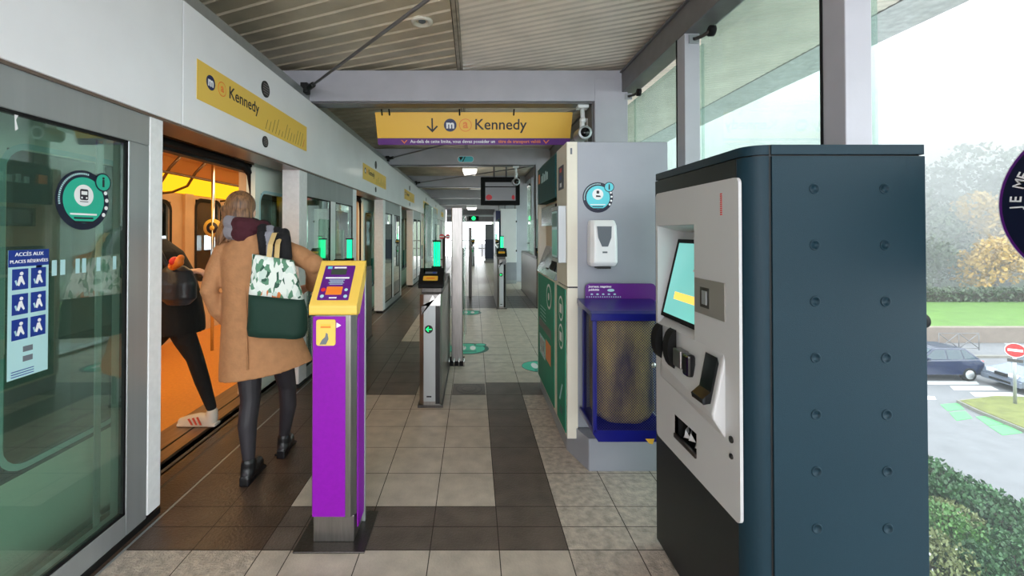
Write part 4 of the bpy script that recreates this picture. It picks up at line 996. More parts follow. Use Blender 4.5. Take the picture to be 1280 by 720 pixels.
m.text('Au-delà de cette limite, vous devez posséder un', S(-0.69, -H-0.036), R, U, 0.0475, 'white', 'LEFT', bold=0.0006); m.text('titre de transport validé', S(0.27, -H-0.036), R, U, 0.0475, 'orange', 'LEFT', bold=0.0006)
for c_ in (-0.755, 0.79): m.flat([(c_-0.035, -H-0.02), (c_-0.022, -H-0.02), (c_, -H-0.045), (c_+0.022, -H-0.02), (c_+0.035, -H-0.02), (c_, -H-0.06)], O, R, U, 'orange')
m.build('notice_strip', t)
m = MB(); a = -0.446
m.rect(a-0.008, a+0.008, -0.05, 0.075, O, R, U, 'ink'); m.flat([(a, -0.075), (a+0.062, -0.012), (a+0.048, -0.002), (a, -0.05), (a-0.048, -0.002), (a-0.062, -0.012)], O, R, U, 'ink', 0.0007)
m.disc((-0.252, 0.002), 0.068, O, R, U, 'navy'); m.text('m', S(-0.252, 0.006, 0.0008), R, U, 0.115, 'white', bold=0.005)
m.disc((-0.088, 0.002), 0.068, O, R, U, 'orange'); m.disc((-0.088, 0.002), 0.060, O, R, U, 'yellow_sign', 0.0008); m.text('a', S(-0.088, 0.012, 0.0016), R, U, 0.13, 'orange', bold=0.003)
m.text('Kennedy', S(0.008, 0.005), R, U, 0.158, 'ink', 'LEFT', bold=0.0015)
m.build('lettering', t)
for x_ in (-0.98, -0.90, 0.43, -0.15):
    m = MB(); m.tube([(x_, 4.62, 2.755), (x_, 4.66, 2.70)], 0.008, 'rubber', 8); m.build('hanger', t)

# ================================================================== CAMERAS, SCREEN, LAMPS
def cctv(x, y, z, s, lb):
    t = thing('security_camera', lb, 'camera', (x, y, z))
    m = MB(); m.box(x-0.055*s, x+0.055*s, y-0.05*s, y+0.05*s, z-0.03*s, z, 'plastic_white'); m.tube([(x, y, z-0.03*s), (x+0.005, y, z-0.13*s)], 0.022*s, 'plastic_white'); m.ball((x+0.005, y, z-0.15*s), 0.035*s, 'plastic_white'); m.tube([(x, y, z-0.15*s), (x, y, z-0.25*s)], 0.028*s, 'plastic_white'); m.build('mount', t)
    m = MB(); m.tube([(x, y-0.12*s, z-0.30*s), (x, y+0.12*s, z-0.29*s)], 0.07*s, 'alu', 24); o = m.build('housing', t, bevel=0.006)
    m = MB(); m.tube([(x, y-0.123*s, z-0.30*s), (x, y-0.10*s, z-0.30*s)], 0.048*s, 'gloss_black', 24); m.build('lens', o); return t
cctv(1.125, 4.50, 2.755, 1.0, 'white tubular security camera hanging right of the yellow hanging sign')
cctv(1.215, 4.655, 2.66, 0.55, 'smaller camera behind the white tubular one, by the right roof column')
cctv(0.84, 8.66, 2.755, 1.05, 'grey security camera hanging in front of the black departures screen')
t = thing('departures_screen', 'black hanging departures screen with red glow over the passage', 'screen', (0.58, 9.5, 2.65))
m = MB(); m.box(0.157, 1.01, 9.5, 9.68, 2.04, 2.65, 'rubber'); m.build('casing', t, bevel=0.01)
m = MB(); m.rect(-0.33, 0.33, -0.2, 0.2, (0.585, 9.499, 2.335), X, Z, 'screen_dark'); m.rect(-0.33, 0.33, 0.09, 0.11, (0.585, 9.499, 2.335), X, Z, 'gloss_black', 0.001); m.disc((-0.25, -0.13), (0.07, 0.06), (0.585, 9.499, 2.335), X, Z, 'red_glow', 0.001); m.disc((0.28, -0.13), (0.035, 0.05), (0.585, 9.499, 2.335), X, Z, 'red_glow', 0.001); m.build('display', t)
m = MB()
for x_ in (0.45, 0.72): m.tube([(x_, 9.6, 2.65), (x_, 9.6, CZ)], 0.018, 'rail_paint', 8)
m.build('hanger', t)
def lamp(x, y, z, w, lb):
    t = thing('ceiling_light', lb, 'light', (x, y, z)); m = MB(); m.prism([(x-w/2, z+0.02), (x-w*0.38, z-0.09), (x+w*0.38, z-0.09), (x+w/2, z+0.02)], 'y', y, y+0.5, 'lamp_white'); m.build('diffuser', t); m = MB(); m.box(x-w/2, x+w/2, y, y+0.5, z+0.02, CZ, 'plastic_white'); m.build('housing', t)
lamp(-0.1, 11.2, 3.06, 0.38, 'pale trapezoid ceiling light beyond the second crossbeam')
lamp(-0.1, 22.9, 2.72, 0.55, 'small distant ceiling light above the far opening')
t = thing('ceiling_spotlight', 'round pale recessed ceiling spotlight left of the gutter strip', 'light', (-0.41, 3.5, CZ))
m = MB(); rings = []
for rr, dz in ((0.085, 0.012), (0.085, -0.012), (0.07, -0.02), (0.058, -0.016), (0.05, 0.004), (0.03, 0.008)): rings.append([(-0.41+rr*math.cos(a), 3.45+rr*math.sin(a), CZ-0.004+dz) for a in [2*math.pi*q/28 for q in range(28)]])
m.loft(rings, 'cream'); m.build('ring', t); m = MB(); m.ball((-0.41, 3.45, CZ-0.006), (0.03, 0.03, 0.012), 'plastic_grey'); m.build('bulb', t)

# ================================================================== FLOOR STICKERS AND COVER
def fsticker(cx, cy, r, lb):
    m = MB(); O = (cx, cy, 0.0008); m.disc((0, 0), r, O, X, Y, 'teal_dark', th=0.001); m.disc((-0.02, 0), r*0.88, O, X, Y, 'teal_floor', .001)
    m.disc((r*0.6, r*0.65), r*0.3, O, X, Y, 'teal_dark', .0016); m.disc((r*0.6, r*0.65), r*0.24, O, X, Y, 'teal_floor', .0023)
    for q in (-1, 1): m.flat([(q*0.06+0.045*math.cos(a)*0.8, 0.02+0.10*math.sin(a)) for a in [2*math.pi*j/14 for j in range(14)]], O, X, Y, 'white', .0017)
    for q in range(3): m.rect(-r*0.4, r*0.4, -0.10-0.03*q, -0.09-0.03*q, O, X, Y, 'teal_dark', .0017)
    tag(m.build('floor_sticker'), lb, 'sticker')
fsticker(-0.07, 5.44, 0.26, 'round teal floor sticker behind the tall steel post')
fsticker(-0.08, 7.85, 0.22, 'farther round teal floor sticker before the dark tile band')
fsticker(0.72, 4.72, 0.20, 'teal floor sticker peeking out beside the green ticket booth')
m = MB(); O = (-0.043, 4.04, 0.0005); m.rect(-0.15, 0.15, -0.14, 0.14, O, X, Y, 'tile_dark', 0, 0, 0.002); m.disc((0, 0), 0.125, O, X, Y, 'steel_dark', .002); m.disc((0, 0), 0.112, O, X, Y, 'tile_dark', .003); m.disc((0, 0), 0.07, O, X, Y, 'steel_dark', .0037); m.disc((0, 0), 0.062, O, X, Y, 'tile_dark', .0045)
tag(m.build('floor_cover'), 'square dark floor access cover with a round ring between the tiles', 'cover')

# ================================================================== FAR ZONE
t = thing('ticket_booth', 'far white ticket machine cabinet seen from the side beyond the middle fare gate', 'ticket machine', (1.0, 12.4, 0))
m = MB(); m.prism([(0.76, 12.2), (1.2, 12.2), (1.2, 13.6), (0.76, 13.6)], 'z', 0.55, 2.1, 'white_panel'); m.build('cabinet', t, bevel=0.01)
m = MB(); m.prism([(0.74, 0.1), (1.2, 0.1), (1.2, 0.6), (0.95, 0.6), (0.74, 0.5)], 'y', 12.19, 13.6, 'booth_grey'); m.build('lower_cabinet', t, bevel=0.006)
m = MB(); m.box(0.62, 0.76, 12.25, 13.5, 0.5, 2.05, 'navy'); m.build('front', t, bevel=0.01)
m = MB(); m.box(0.8, 1.2, 12.25, 13.5, 0, 0.1, 'alu'); m.build('plinth', t)
m = MB()
for z_ in (1.72, 0.9): m.box(1.18, 1.215, 12.185, 12.2, z_, z_+0.05, 'black')
m.build('hinge', t)
t = thing('information_totem', 'dark slab totem standing in front of the bright far opening', 'totem', (0.75, 20.5, 0))
m = MB(); m.box(0.55, 1.0, 20.5, 20.75, 0.12, 1.82, 'rail_paint'); m.build('slab', t, bevel=0.01); m = MB(); m.box(0.53, 1.0, 20.46, 20.5, 0.2, 1.1, 'navy_dark'); m.build('lower_panel', t); m = MB(); m.box(0.5, 1.05, 20.45, 20.8, 0, 0.12, 'steel'); m.build('base', t)
m = MB(); m.box(-1.6, 1.6, 25.6, 25.9, 2.05, CZ, 'rail_paint'); m.box(-1.6, 1.6, 25.5, 25.6, 2.35, 2.45, 'alu'); struct(m.build('wall_back'))
t = thing('exit_light', 'small round green exit light on the far dark header', 'light', (0.0, 25.4, 2.2))
m = MB(); m.box(-0.3, 0.3, 25.42, 25.48, 2.12, 2.38, 'rubber'); m.build('casing', t); m = MB(); m.disc((0.0, 0), 0.12, (0, 25.419, 2.25), X, Z, 'glow_arrow'); m.build('disc', t)
t = thing('guard_rail', 'low metal guard rail across the bright far opening', 'railing', (0, 19.9, 0))
m = MB(); m.tube([(-1.5, 25.3, 0.95), (1.5, 25.3, 0.95)], 0.03, 'steel'); m.tube([(-1.5, 25.3, 0.5), (1.5, 25.3, 0.5)], 0.02, 'steel'); m.build('rail', t)
for x_ in (-1.5, -0.5, 0.5, 1.5): m = MB(); m.tube([(x_, 25.3, 0), (x_, 25.3, 0.95)], 0.025, 'steel'); m.build('post', t)

# window sticker
m = MB(); O = (1.638, 1.117, 1.531); R = -Y; rr = 0.243
m.disc((0, 0), rr, O, R, Z, 'white', n=64); m.disc((0, 0), rr*0.988, O, R, Z, 'purple_dark', .0007, 64); m.disc((0, 0), rr*0.955, O, R, Z, 'navy_dark', .0014, 64); m.disc((0, 0), rr*0.66, O, R, Z, 'teal', .0021, 64); m.disc((0, 0), rr*0.3, O, R, Z, 'white', .0028, 40)
txt = 'JE ME PROTÈGE'; a0 = 182; 
for i, ch in enumerate(txt):
    if ch == ' ': continue
    a = math.radians(a0 - 6.9*i); rad = rr*0.81
    R2 = Vector(R)*math.sin(a) - Z*math.cos(a); U2 = Vector(R)*math.cos(a) + Z*math.sin(a)
    m.text(ch, Vector(O) + U2*rad - X*0.0021, R2, U2, rr*0.165, 'white', bold=0.0003)
tag(m.build('window_sticker'), 'round navy and purple window sticker at the right picture edge', 'sticker')
# ================================================================== PEOPLE
def hand(m, wrist, d, nrm, mn='skin', side=1, curl=0.5, s=1.0):
    """palm and five separate bent fingers; d = pointing direction, nrm = direction the fingers curl to"""
    d = Vector(d).normalized(); nrm = Vector(nrm); nrm = (nrm - d*nrm.dot(d)).normalized(); w = d.cross(nrm)*side; wr = Vector(wrist)
    for q in (-1.2, 0, 1.2): m.limb([wr + w*0.012*q*s, wr + d*0.085*s + w*0.021*q*s], [0.016*s, 0.0135*s], mn, 10)
    for q, L in ((-1.5, 0.9), (-0.5, 1.0), (0.5, 0.94), (1.5, 0.74)):
        p = wr + d*0.088*s + w*0.0195*q*s; pts = [p]; dd = d.copy()
        for j, l in enumerate((0.038, 0.026, 0.02)):
            a = curl*(0.5 + 0.35*j); dd = (dd*math.cos(a) + nrm*math.sin(a)).normalized(); p = p + dd*l*L*s; pts.append(p)
        m.limb(pts, [0.0092*s, 0.0086*s, 0.0078*s, 0.0068*s], mn, 8)
    t0 = wr + d*0.03*s - w*0.03*s; t1 = t0 + (d*0.6 - w*0.7 + nrm*0.3).normalized()*0.035*s; t2 = t1 + (d*0.9 - w*0.15 + nrm*0.4).normalized()*0.03*s
    m.limb([t0, t1, t2], [0.012*s, 0.0105*s, 0.0085*s], mn, 8)
def head(m, c, yaw, pitch, s=1.0, mn='skin'):
    """skull, jaw, nose, lips, ears, eye sockets; local +Y is where the face looks"""
    Rm = Matrix.Rotation(yaw, 3, 'Z') @ Matrix.Rotation(pitch, 3, 'X'); c = Vector(c)
    t = MB()
    t.ball((0, -0.012, 0.03), (0.074, 0.094, 0.086), mn, 18); t.ball((0, 0.022, -0.03), (0.058, 0.066, 0.078), mn, 16); t.ball((0, 0.052, -0.085), (0.03, 0.028, 0.024), mn, 12)
    t.tube([(0, 0.085, 0.02), (0, 0.104, -0.012), (0, 0.112, -0.03), (0, 0.09, -0.04)], [0.009, 0.010, 0.014, 0.010], mn, 10)
    t.ball((0, 0.086, -0.060), (0.024, 0.010, 0.006), mn, 8); t.ball((0, 0.084, -0.070), (0.020, 0.010, 0.007), mn, 8)
    for q in (-1, 1):
        t.ball((q*0.075, -0.005, -0.008), (0.010, 0.020, 0.032), mn, 10); t.ball((q*0.031, 0.076, 0.012), (0.016, 0.012, 0.011), mn, 10); t.ball((q*0.03, 0.080, 0.032), (0.024, 0.010, 0.008), mn, 8)
    for v, f_ in ((t.v, t.f),): m.add([c + (Rm @ (Vector(a)*s)) for a in v], f_, mn, True)
    return Rm

# ---- the woman in the camel coat, seen from behind
w = thing('person', 'woman seen from behind in a camel coat and black tights walking toward the train door', 'person', (-1.30, 2.68, 0))
m = MB()
Rm = head(m, (-1.452, 2.72, 1.575), math.radians(18), math.radians(-14))
m.limb([(-1.33, 2.66, 1.33), (-1.40, 2.68, 1.44), (-1.44, 2.70, 1.52)], [0.07, 0.055, 0.052], 'skin')
m.ell([(-1.30, 2.68, 0.78, 0.14, 0.10), (-1.30, 2.68, 0.92, 0.165, 0.12), (-1.32, 2.67, 1.08, 0.13, 0.10), (-1.33, 2.66, 1.25, 0.155, 0.11), (-1.33, 2.66, 1.36, 0.15, 0.09), (-1.34, 2.66, 1.41, 0.07, 0.06)], 'tights')
# trailing (left) leg, nearest the camera, then the far right leg
m.limb([(-1.35, 2.68, 0.82), (-1.345, 2.62, 0.62), (-1.325, 2.60, 0.46), (-1.325, 2.565, 0.32), (-1.305, 2.545, 0.12)], [0.092, 0.072, 0.056, 0.053, 0.033], 'tights')
m.limb([(-1.25, 2.70, 0.82), (-1.215, 2.78, 0.62), (-1.205, 2.83, 0.46), (-1.205, 2.845, 0.32), (-1.235, 2.855, 0.12)], [0.092, 0.070, 0.054, 0.052, 0.033], 'tights')
for a, sx in (((-1.305, 2.545), -0.02), ((-1.235, 2.855), -0.03)):
    m.limb([(a[0], a[1], 0.12), (a[0], a[1]-0.02, 0.06), (a[0]+sx*0.4, a[1]+0.06, 0.045), (a[0]+sx, a[1]+0.15, 0.035)], [0.033, 0.034, 0.034, 0.026], 'tights')
# arms under the sleeves and hands
m.limb([(-1.515, 2.655, 1.335), (-1.555, 2.625, 1.22), (-1.575, 2.60, 1.10), (-1.562, 2.66, 0.98), (-1.54, 2.73, 0.90)], [0.040, 0.038, 0.034, 0.030, 0.026], 'tights')
hand(m, (-1.53, 2.765, 0.895), (0.15, 0.3, -1), (1, 0.2, 0), side=-1, curl=0.5)
m.limb([(-1.155, 2.66, 1.335), (-1.05, 2.63, 1.305), (-0.955, 2.60, 1.262), (-0.98, 2.70, 1.18), (-1.03, 2.80, 1.11)], [0.042, 0.040, 0.036, 0.032, 0.026], 'tights')
hand(m, (-1.03, 2.815, 1.10), (-1, 0.5, -0.25), (0, -0.5, -1), side=1, curl=0.6)
m.build('body', w, remesh=0.006, smoothit=2)
# camel coat: body, sleeves, collar, back vent
m = MB(); n = 36; rings = []
for (cx, cy, z, rx, ry, ti) in ((-1.275, 2.70, 0.60, 0.272, 0.19, 0.055), (-1.285, 2.70, 0.66, 0.262, 0.185, 0.04), (-1.30, 2.69, 0.80, 0.235, 0.17, 0.01), (-1.315, 2.68, 0.95, 0.21, 0.155, 0), (-1.325, 2.67, 1.08, 0.190, 0.14, 0),
                               (-1.33, 2.66, 1.20, 0.19, 0.135, 0), (-1.33, 2.66, 1.30, 0.205, 0.125, 0.01), (-1.33, 2.66, 1.365, 0.195, 0.10, 0.012), (-1.335, 2.66, 1.405, 0.14, 0.085, 0.01), (-1.345, 2.665, 1.43, 0.085, 0.07, 0)):
    rings.append([(cx + rx*math.copysign(abs(math.cos(a))**0.85, math.cos(a))*(1+0.02*math.sin(5*a+z*3)), cy + ry*math.sin(a)*(1+0.03*math.sin(7*a+z*4)*(1.4-z)), z + ti*math.cos(a)) for a in [2*math.pi*k/n for k in range(n)]])
m.loft(rings, 'coat_tan')
m.limb([(-1.515, 2.655, 1.335), (-1.555, 2.625, 1.22), (-1.575, 2.60, 1.10), (-1.562, 2.66, 0.98), (-1.54, 2.73, 0.90)], [0.060, 0.054, 0.050, 0.048, 0.045], 'coat_tan')
m.limb([(-1.155, 2.66, 1.335), (-1.05, 2.63, 1.305), (-0.955, 2.60, 1.262), (-0.98, 2.70, 1.18), (-1.03, 2.80, 1.11)], [0.066, 0.063, 0.060, 0.055, 0.047], 'coat_tan')
m.limb([(-1.40, 2.63, 1.40), (-1.33, 2.60, 1.415), (-1.26, 2.64, 1.40)], [0.04, 0.042, 0.04], 'coat_tan')
m.build('coat', w, remesh=0.009, smoothit=3)
m = MB(); m.tube([(-1.325, 2.532, 1.20), (-1.315, 2.524, 1.05), (-1.305, 2.514, 0.85), (-1.295, 2.505, 0.66)], [0.002, 0.004, 0.005, 0.006], 'coat_tan', 6); m.build('coat_seam', w)
# hair
m = MB()
def hp(x, y, z): return Vector((-1.452, 2.72, 1.575)) + Rm @ Vector((x, y, z))
hs = MB(); hs.ball((0, -0.022, 0.036), (0.086, 0.100, 0.092), 'hair', 18); hs.ball((0, -0.05, -0.03), (0.078, 0.062, 0.09), 'hair', 16)
m.add([hp(*a) for a in hs.v], hs.f, 'hair', True)
for q in range(9):
    a = -0.9 + 0.22*q; r0 = 0.07
    m.limb([hp(-0.02+0.075*math.sin(a)*1.0, -0.06*math.cos(a)-0.02, 0.0), Vector((-1.50+0.012*q*0.9, 2.665+0.004*q, 1.47)), Vector((-1.545+0.014*q, 2.63+0.005*q, 1.40))][:2 if q > 5 else 3], [0.026, 0.022, 0.014][:2 if q > 5 else 3], 'hair', 8)
for q in range(7):
    o_ = 0.012*q
    m.limb([hp(-0.07+o_*0.9, -0.01-o_*0.8, 0.03), (-1.535+o_*0.7, 2.70-o_*0.8, 1.53), (-1.56+o_*0.8, 2.665-o_*0.7, 1.43), (-1.555+o_*0.5, 2.635-o_*0.4, 1.345+o_*0.5)], [0.026, 0.024, 0.021, 0.007], 'hair', 8)
m.build('hair', w, remesh=0.006, smoothit=3)
# scarf: wound roll, tails over the right shoulder
m = MB()
seq = ['scarf_grey', 'scarf_burgundy', 'scarf_burgundy', 'scarf_black']
for q in range(24):
    a, a2 = 2*math.pi*q/12, 2*math.pi*(q+1)/12
    def rp(a): return (-1.385+0.088*math.cos(a), 2.675+0.080*math.sin(a), 1.475+0.030*math.cos(a*0.5+1)+0.012*math.sin(a+0.6)-0.02*math.cos(a))
    d_ = math.degrees(a) % 360
    cm = 'scarf_grey' if 150 <= d_ < 255 else ('scarf_burgundy' if 255 <= d_ < 330 else 'scarf_black')
    m.limb([rp(a), rp(a2)], [0.046+0.006*math.sin(q*2.1), 0.046+0.006*math.sin(q*2.1+2.1)], cm, 10)
for q, cm in enumerate(('scarf_black', 'scarf_grey', 'scarf_black', 'scarf_black')):
    x_ = -1.265 + 0.042*q; dz = 0.018*q
    m.limb([(x_+0.01, 2.60, 1.47-dz*0.5), (x_+0.03, 2.56, 1.435-dz*0.5), (x_+0.05, 2.535, 1.36-dz), (x_+0.055, 2.525, 1.27-dz)], [0.032, 0.036, 0.034, 0.024], cm, 10)
sf = m.build('scarf', w, remesh=0.005, smoothit=2)
sm_ = {n_: i_ for i_, n_ in enumerate(m.mats)}
for p_ in sf.data.polygons:
    cx_, cy_ = p_.center.x + w.location.x, p_.center.y + w.location.y
    if cx_ < -1.29:
        d_ = math.degrees(math.atan2(cy_-2.675, cx_+1.385)) % 360
        p_.material_index = sm_['scarf_grey' if 140 <= d_ < 250 else ('scarf_burgundy' if 250 <= d_ < 345 else 'scarf_black')]
for a, sx in (((-1.305, 2.545), -0.02), ((-1.235, 2.855), -0.03)):
    m = MB()
    m.limb([(a[0], a[1]-0.002, 0.115), (a[0], a[1]-0.012, 0.06), (a[0]+sx*0.4, a[1]+0.06, 0.046), (a[0]+sx, a[1]+0.15, 0.038)], [0.041, 0.041, 0.041, 0.034], 'shoe_black')
    m.box(a[0]-0.028, a[0]+0.028, a[1]-0.055, a[1]+0.01, 0.0, 0.05, 'shoe_black'); m.box(a[0]-0.036+sx*0.6, a[0]+0.036+sx*0.6, a[1]-0.02, a[1]+0.17, 0.0, 0.016, 'shoe_black')
    m.build('shoe', w, remesh=0.006, smoothit=2)
# tote bag
t = thing('tote_bag', 'tote bag with leaf print above a dark green base on the shoulder of the woman', 'bag', (-1.1, 2.47, 0.86))
def bag_ring(z, f):   # f 0 bottom..1 top
    xl = -1.275 + 0.02*f; xr = -0.945 - 0.03*max(0, f-0.35)*5.0*0.8
    if f < 0.08: xl += 0.012; xr -= 0.012
    cy = 2.468 + 0.01*f; ry = 0.062*(1-0.75*f) + 0.006; nn = 30; r = []
    for k_ in range(nn):
        a = 2*math.pi*k_/nn; ca, sa = math.cos(a), math.sin(a)
        x = (xl+xr)/2 + (xr-xl)/2*math.copysign(abs(ca)**0.4, ca); y = cy + ry*math.copysign(abs(sa)**0.8, sa)
        tilt = -0.035*(x+1.1)/0.3*(0.4+f)
        y += 0.006*math.sin(x*40+z*22)
        r.append((x, y, z + tilt))
    return r
m = MB(); m.loft([bag_ring(0.865+0.22*q/6, 0.48*q/6) for q in range(7)], 'bag_green'); m.build('base', t)
m = MB(); m.loft([bag_ring(1.085+0.215*q/6, 0.48+0.52*q/6) for q in range(7)], 'bag_print'); m.build('print_panel', t)
m = MB()
for dy in (-0.012, 0.02):
    m2 = MB(); pts = [(-1.155, 2.462+dy*0.5, 1.28), (-1.148, 2.475+dy, 1.38), (-1.15, 2.53+dy, 1.445), (-1.15, 2.66, 1.445), (-1.15, 2.74, 1.36)] if dy < 0 else [(-1.12, 2.475, 1.27), (-1.125, 2.50, 1.38), (-1.13, 2.56, 1.445), (-1.135, 2.66, 1.45)]
    for p, q in zip(pts[:-1], pts[1:]):
        wd_ = 0.014; a, b = Vector(p), Vector(q); e = Vector((0, 0.004, 0.001))
        m2.add([a-X*wd_, a+X*wd_, b+X*wd_, b-X*wd_, a-X*wd_+e, a+X*wd_+e, b+X*wd_+e, b-X*wd_+e], [(0,1,2,3), (7,6,5,4), (0,4,5,1), (1,5,6,2), (2,6,7,3), (3,7,4,0)], 'strap_tan')
    m2.build('strap', t)

# ---- the second traveller, stepping into the train
w2 = thing('person', 'person in black striding into the orange lit train doorway with pale sneakers', 'person', (-2.3, 3.28, 0))
m = MB()
head(m, (-2.56, 3.26, 1.50), math.radians(80), math.radians(-15))
m.limb([(-2.40, 3.28, 1.28), (-2.47, 3.28, 1.38), (-2.53, 3.27, 1.46)], [0.07, 0.055, 0.052], 'skin')
m.ell([(-2.24, 3.30, 0.76, 0.12, 0.15), (-2.25, 3.30, 0.95, 0.12, 0.15), (-2.31, 3.30, 1.15, 0.12, 0.17), (-2.37, 3.29, 1.30, 0.10, 0.17), (-2.41, 3.29, 1.36, 0.06, 0.07)], 'cloth_black')
m.limb([(-2.21, 3.24, 0.82), (-2.13, 3.23, 0.66), (-2.065, 3.24, 0.52), (-2.02, 3.26, 0.34), (-1.965, 3.28, 0.14)], [0.095, 0.078, 0.058, 0.052, 0.036], 'cloth_black')
m.limb([(-2.30, 3.38, 0.82), (-2.50, 3.40, 0.60), (-2.58, 3.40, 0.48), (-2.60, 3.40, 0.28), (-2.60, 3.40, 0.12)], [0.095, 0.075, 0.057, 0.052, 0.036], 'cloth_black')
m.limb([(-2.36, 3.12, 1.28), (-2.22, 3.06, 1.12), (-2.06, 3.10, 1.16)], [0.045, 0.038, 0.027], 'cloth_black')
hand(m, (-2.05, 3.10, 1.165), (1, 0.1, 0.1), (0, 0.2, -1), side=1, curl=0.8)
m.limb([(-2.38, 3.44, 1.28), (-2.50, 3.50, 1.08), (-2.66, 3.44, 0.98)], [0.045, 0.038, 0.027], 'cloth_black')
hand(m, (-2.67, 3.44, 0.975), (-1, -0.1, -0.3), (0, 0, -1), side=1, curl=0.6)
m.build('body', w2, remesh=0.007, smoothit=2)
m = MB(); m.ell([(-2.20, 3.29, 0.70, 0.150, 0.18), (-2.21, 3.29, 0.80, 0.155, 0.185), (-2.24, 3.29, 0.98, 0.15, 0.18), (-2.30, 3.29, 1.15, 0.15, 0.20), (-2.36, 3.29, 1.30, 0.12, 0.19), (-2.42, 3.29, 1.40, 0.07, 0.10)], 'cloth_black')
m.limb([(-2.36, 3.12, 1.28), (-2.24, 3.06, 1.13), (-2.10, 3.09, 1.16)], [0.07, 0.066, 0.056], 'cloth_black'); m.limb([(-2.38, 3.44, 1.28), (-2.50, 3.50, 1.08), (-2.63, 3.45, 1.0)], [0.066, 0.058, 0.048], 'cloth_black')
m.build('jacket', w2, remesh=0.010, smoothit=3)
m = MB(); m.add([Vector(v) for v in ()], [], 'hair')
hs = MB(); hs.ball((-2.545, 3.26, 1.545), (0.098, 0.088, 0.09), 'hair', 16); hs.ball((-2.50, 3.26, 1.50), (0.06, 0.08, 0.08), 'hair', 14); hs.build('hair', w2, remesh=0.007, smoothit=2)
def sneaker(hx, hy, dx_, z0, nm_par):
    d = Vector((dx_, 0, 0)); m = MB(); a = Vector((hx, hy, z0))
    m.limb([a + Z*0.10, a + Z*0.06], [0.040, 0.042], 'sneaker'); m.limb([a + Z*0.045, a + d*0.09 + Z*0.05, a + d*0.17 + Z*0.038, a + d*0.225 + Z*0.03], [0.040, 0.043, 0.038, 0.028], 'sneaker')
    m.box(hx - 0.045*dx_, hx + 0.245*dx_, hy-0.038, hy+0.038, z0, z0+0.022, 'sneaker')
    o = m.build('shoe', nm_par, remesh=0.006, smoothit=2)
    m = MB()
    for q in range(3):
        x_ = hx + (0.05+0.032*q)*dx_; m.flat([(x_*1.0, 0.02), (x_+0.013*dx_, 0.02), (x_+0.04*dx_, 0.075-0.006*q), (x_+0.027*dx_, 0.08-0.006*q)], (0, hy-0.0435, z0), X, Z, 'sneaker_red', 0, 0.004)
    m.build('stripes', o)
sneaker(-1.962, 3.285, -1.0, 0.002, w2); sneaker(-2.60, 3.40, -1.0, 0.002, w2)
t = thing('shoulder_bag', 'dark shiny shoulder bag with an orange tag carried by the person in black', 'bag', (-2.06, 3.02, 0.95))
m = MB(); m.ell([(-2.045, 3.03, 0.945, 0.07, 0.055), (-2.045, 3.03, 0.99, 0.115, 0.085), (-2.05, 3.03, 1.10, 0.12, 0.088), (-2.06, 3.03, 1.18, 0.10, 0.07), (-2.07, 3.03, 1.215, 0.06, 0.035)], 'bag_black', 22); m.build('pouch', t, remesh=0.008, smoothit=2)
m = MB(); m.limb([(-2.035, 2.955, 1.22), (-1.995, 2.95, 1.245), (-1.98, 2.95, 1.275)], [0.03, 0.032, 0.022], 'orange', 10); m.ball((-2.02, 2.95, 1.25), 0.034, 'red'); m.build('tag', t)
m = MB(); m.tube([(-2.12, 3.03, 1.19), (-2.22, 3.08, 1.33), (-2.36, 3.12, 1.40)], 0.014, 'bag_black', 8); m.build('strap', t)

# ================================================================== OUTSIDE
GZ = -5.3
m = MB(); m.box(1.9, 260, -30, 250, GZ-0.2, GZ, 'asphalt'); struct(m.build('ground'))
# lawn and hillside beyond the road
m = MB(); m.box(12, 250, 27, 240, GZ-0.1, GZ+0.75, 'lawn'); struct(m.build('lawn'))
m = MB(); m.box(12, 250, 26.6, 27, GZ-0.1, GZ+0.95, 'low_wall'); tag(m.build('low_wall', bevel=0.03), 'low pinkish wall along the far side of the road outside', 'wall')
m = MB(); m.prism([(18.0, GZ), (60, GZ), (60, GZ+0.12), (22.0, GZ+0.12)], 'y', 23.4, 23.6, 'kerb'); tag(m.build('kerb'), 'grey kerb line at the far road edge behind the parked cars', 'kerb')
m = MB()   # far wooded slope
m.prism([(55, GZ), (240, GZ), (240, 24), (95, 3), (70, -2)], 'x', 10, 250, 'hill'); 
o = struct(m.build('ground_hill'))
# grass island with kerb
def px2g(px, py): d = 3679.0/(py-290); return ((px-592)*d/545.0, d)
isl = [px2g(1193, 503), px2g(1240, 497), px2g(1330, 500), px2g(1400, 530), px2g(1400, 590), px2g(1280, 541), px2g(1220, 516)]
m = MB(); m.prism(isl, 'z', GZ, GZ+0.12, 'kerb'); cx = sum(p[0] for p in isl)/len(isl); cy = sum(p[1] for p in isl)/len(isl)
m.prism([(cx+(p[0]-cx)*0.95, cy+(p[1]-cy)*0.94) for p in isl], 'z', GZ+0.1, GZ+0.14, 'verge'); tag(m.build('traffic_island'), 'grass traffic island with a stone kerb carrying the no-entry sign', 'island')
def patch(pts, mn, nm, lb, cat, grp):
    m = MB(); P_ = [px2g(*p) for p in pts]; m.prism(P_, 'z', GZ, GZ+0.012, mn); tag(m.build(nm), lb, cat, grp)
for q, pts in enumerate((((1173,505),(1195,503),(1203,511),(1182,513)), ((1184,515),(1204,513),(1213,522),(1193,525)), ((1217,520),(1240,519),(1257,529),(1232,531)), ((1233,532),(1256,530),(1275,540),(1250,543)), ((1290,541),(1330,538),(1350,550),(1310,556)))):
    patch(pts, 'road_green', 'cycle_marking', ['green cycle patch nearest the ticket machine edge', 'second green cycle patch, just below the first', 'third green cycle patch, under the island kerb tip', 'fourth green cycle patch, right of centre below the kerb', 'green cycle patch outside the right picture edge'][q], 'road marking', 'green cycle markings')
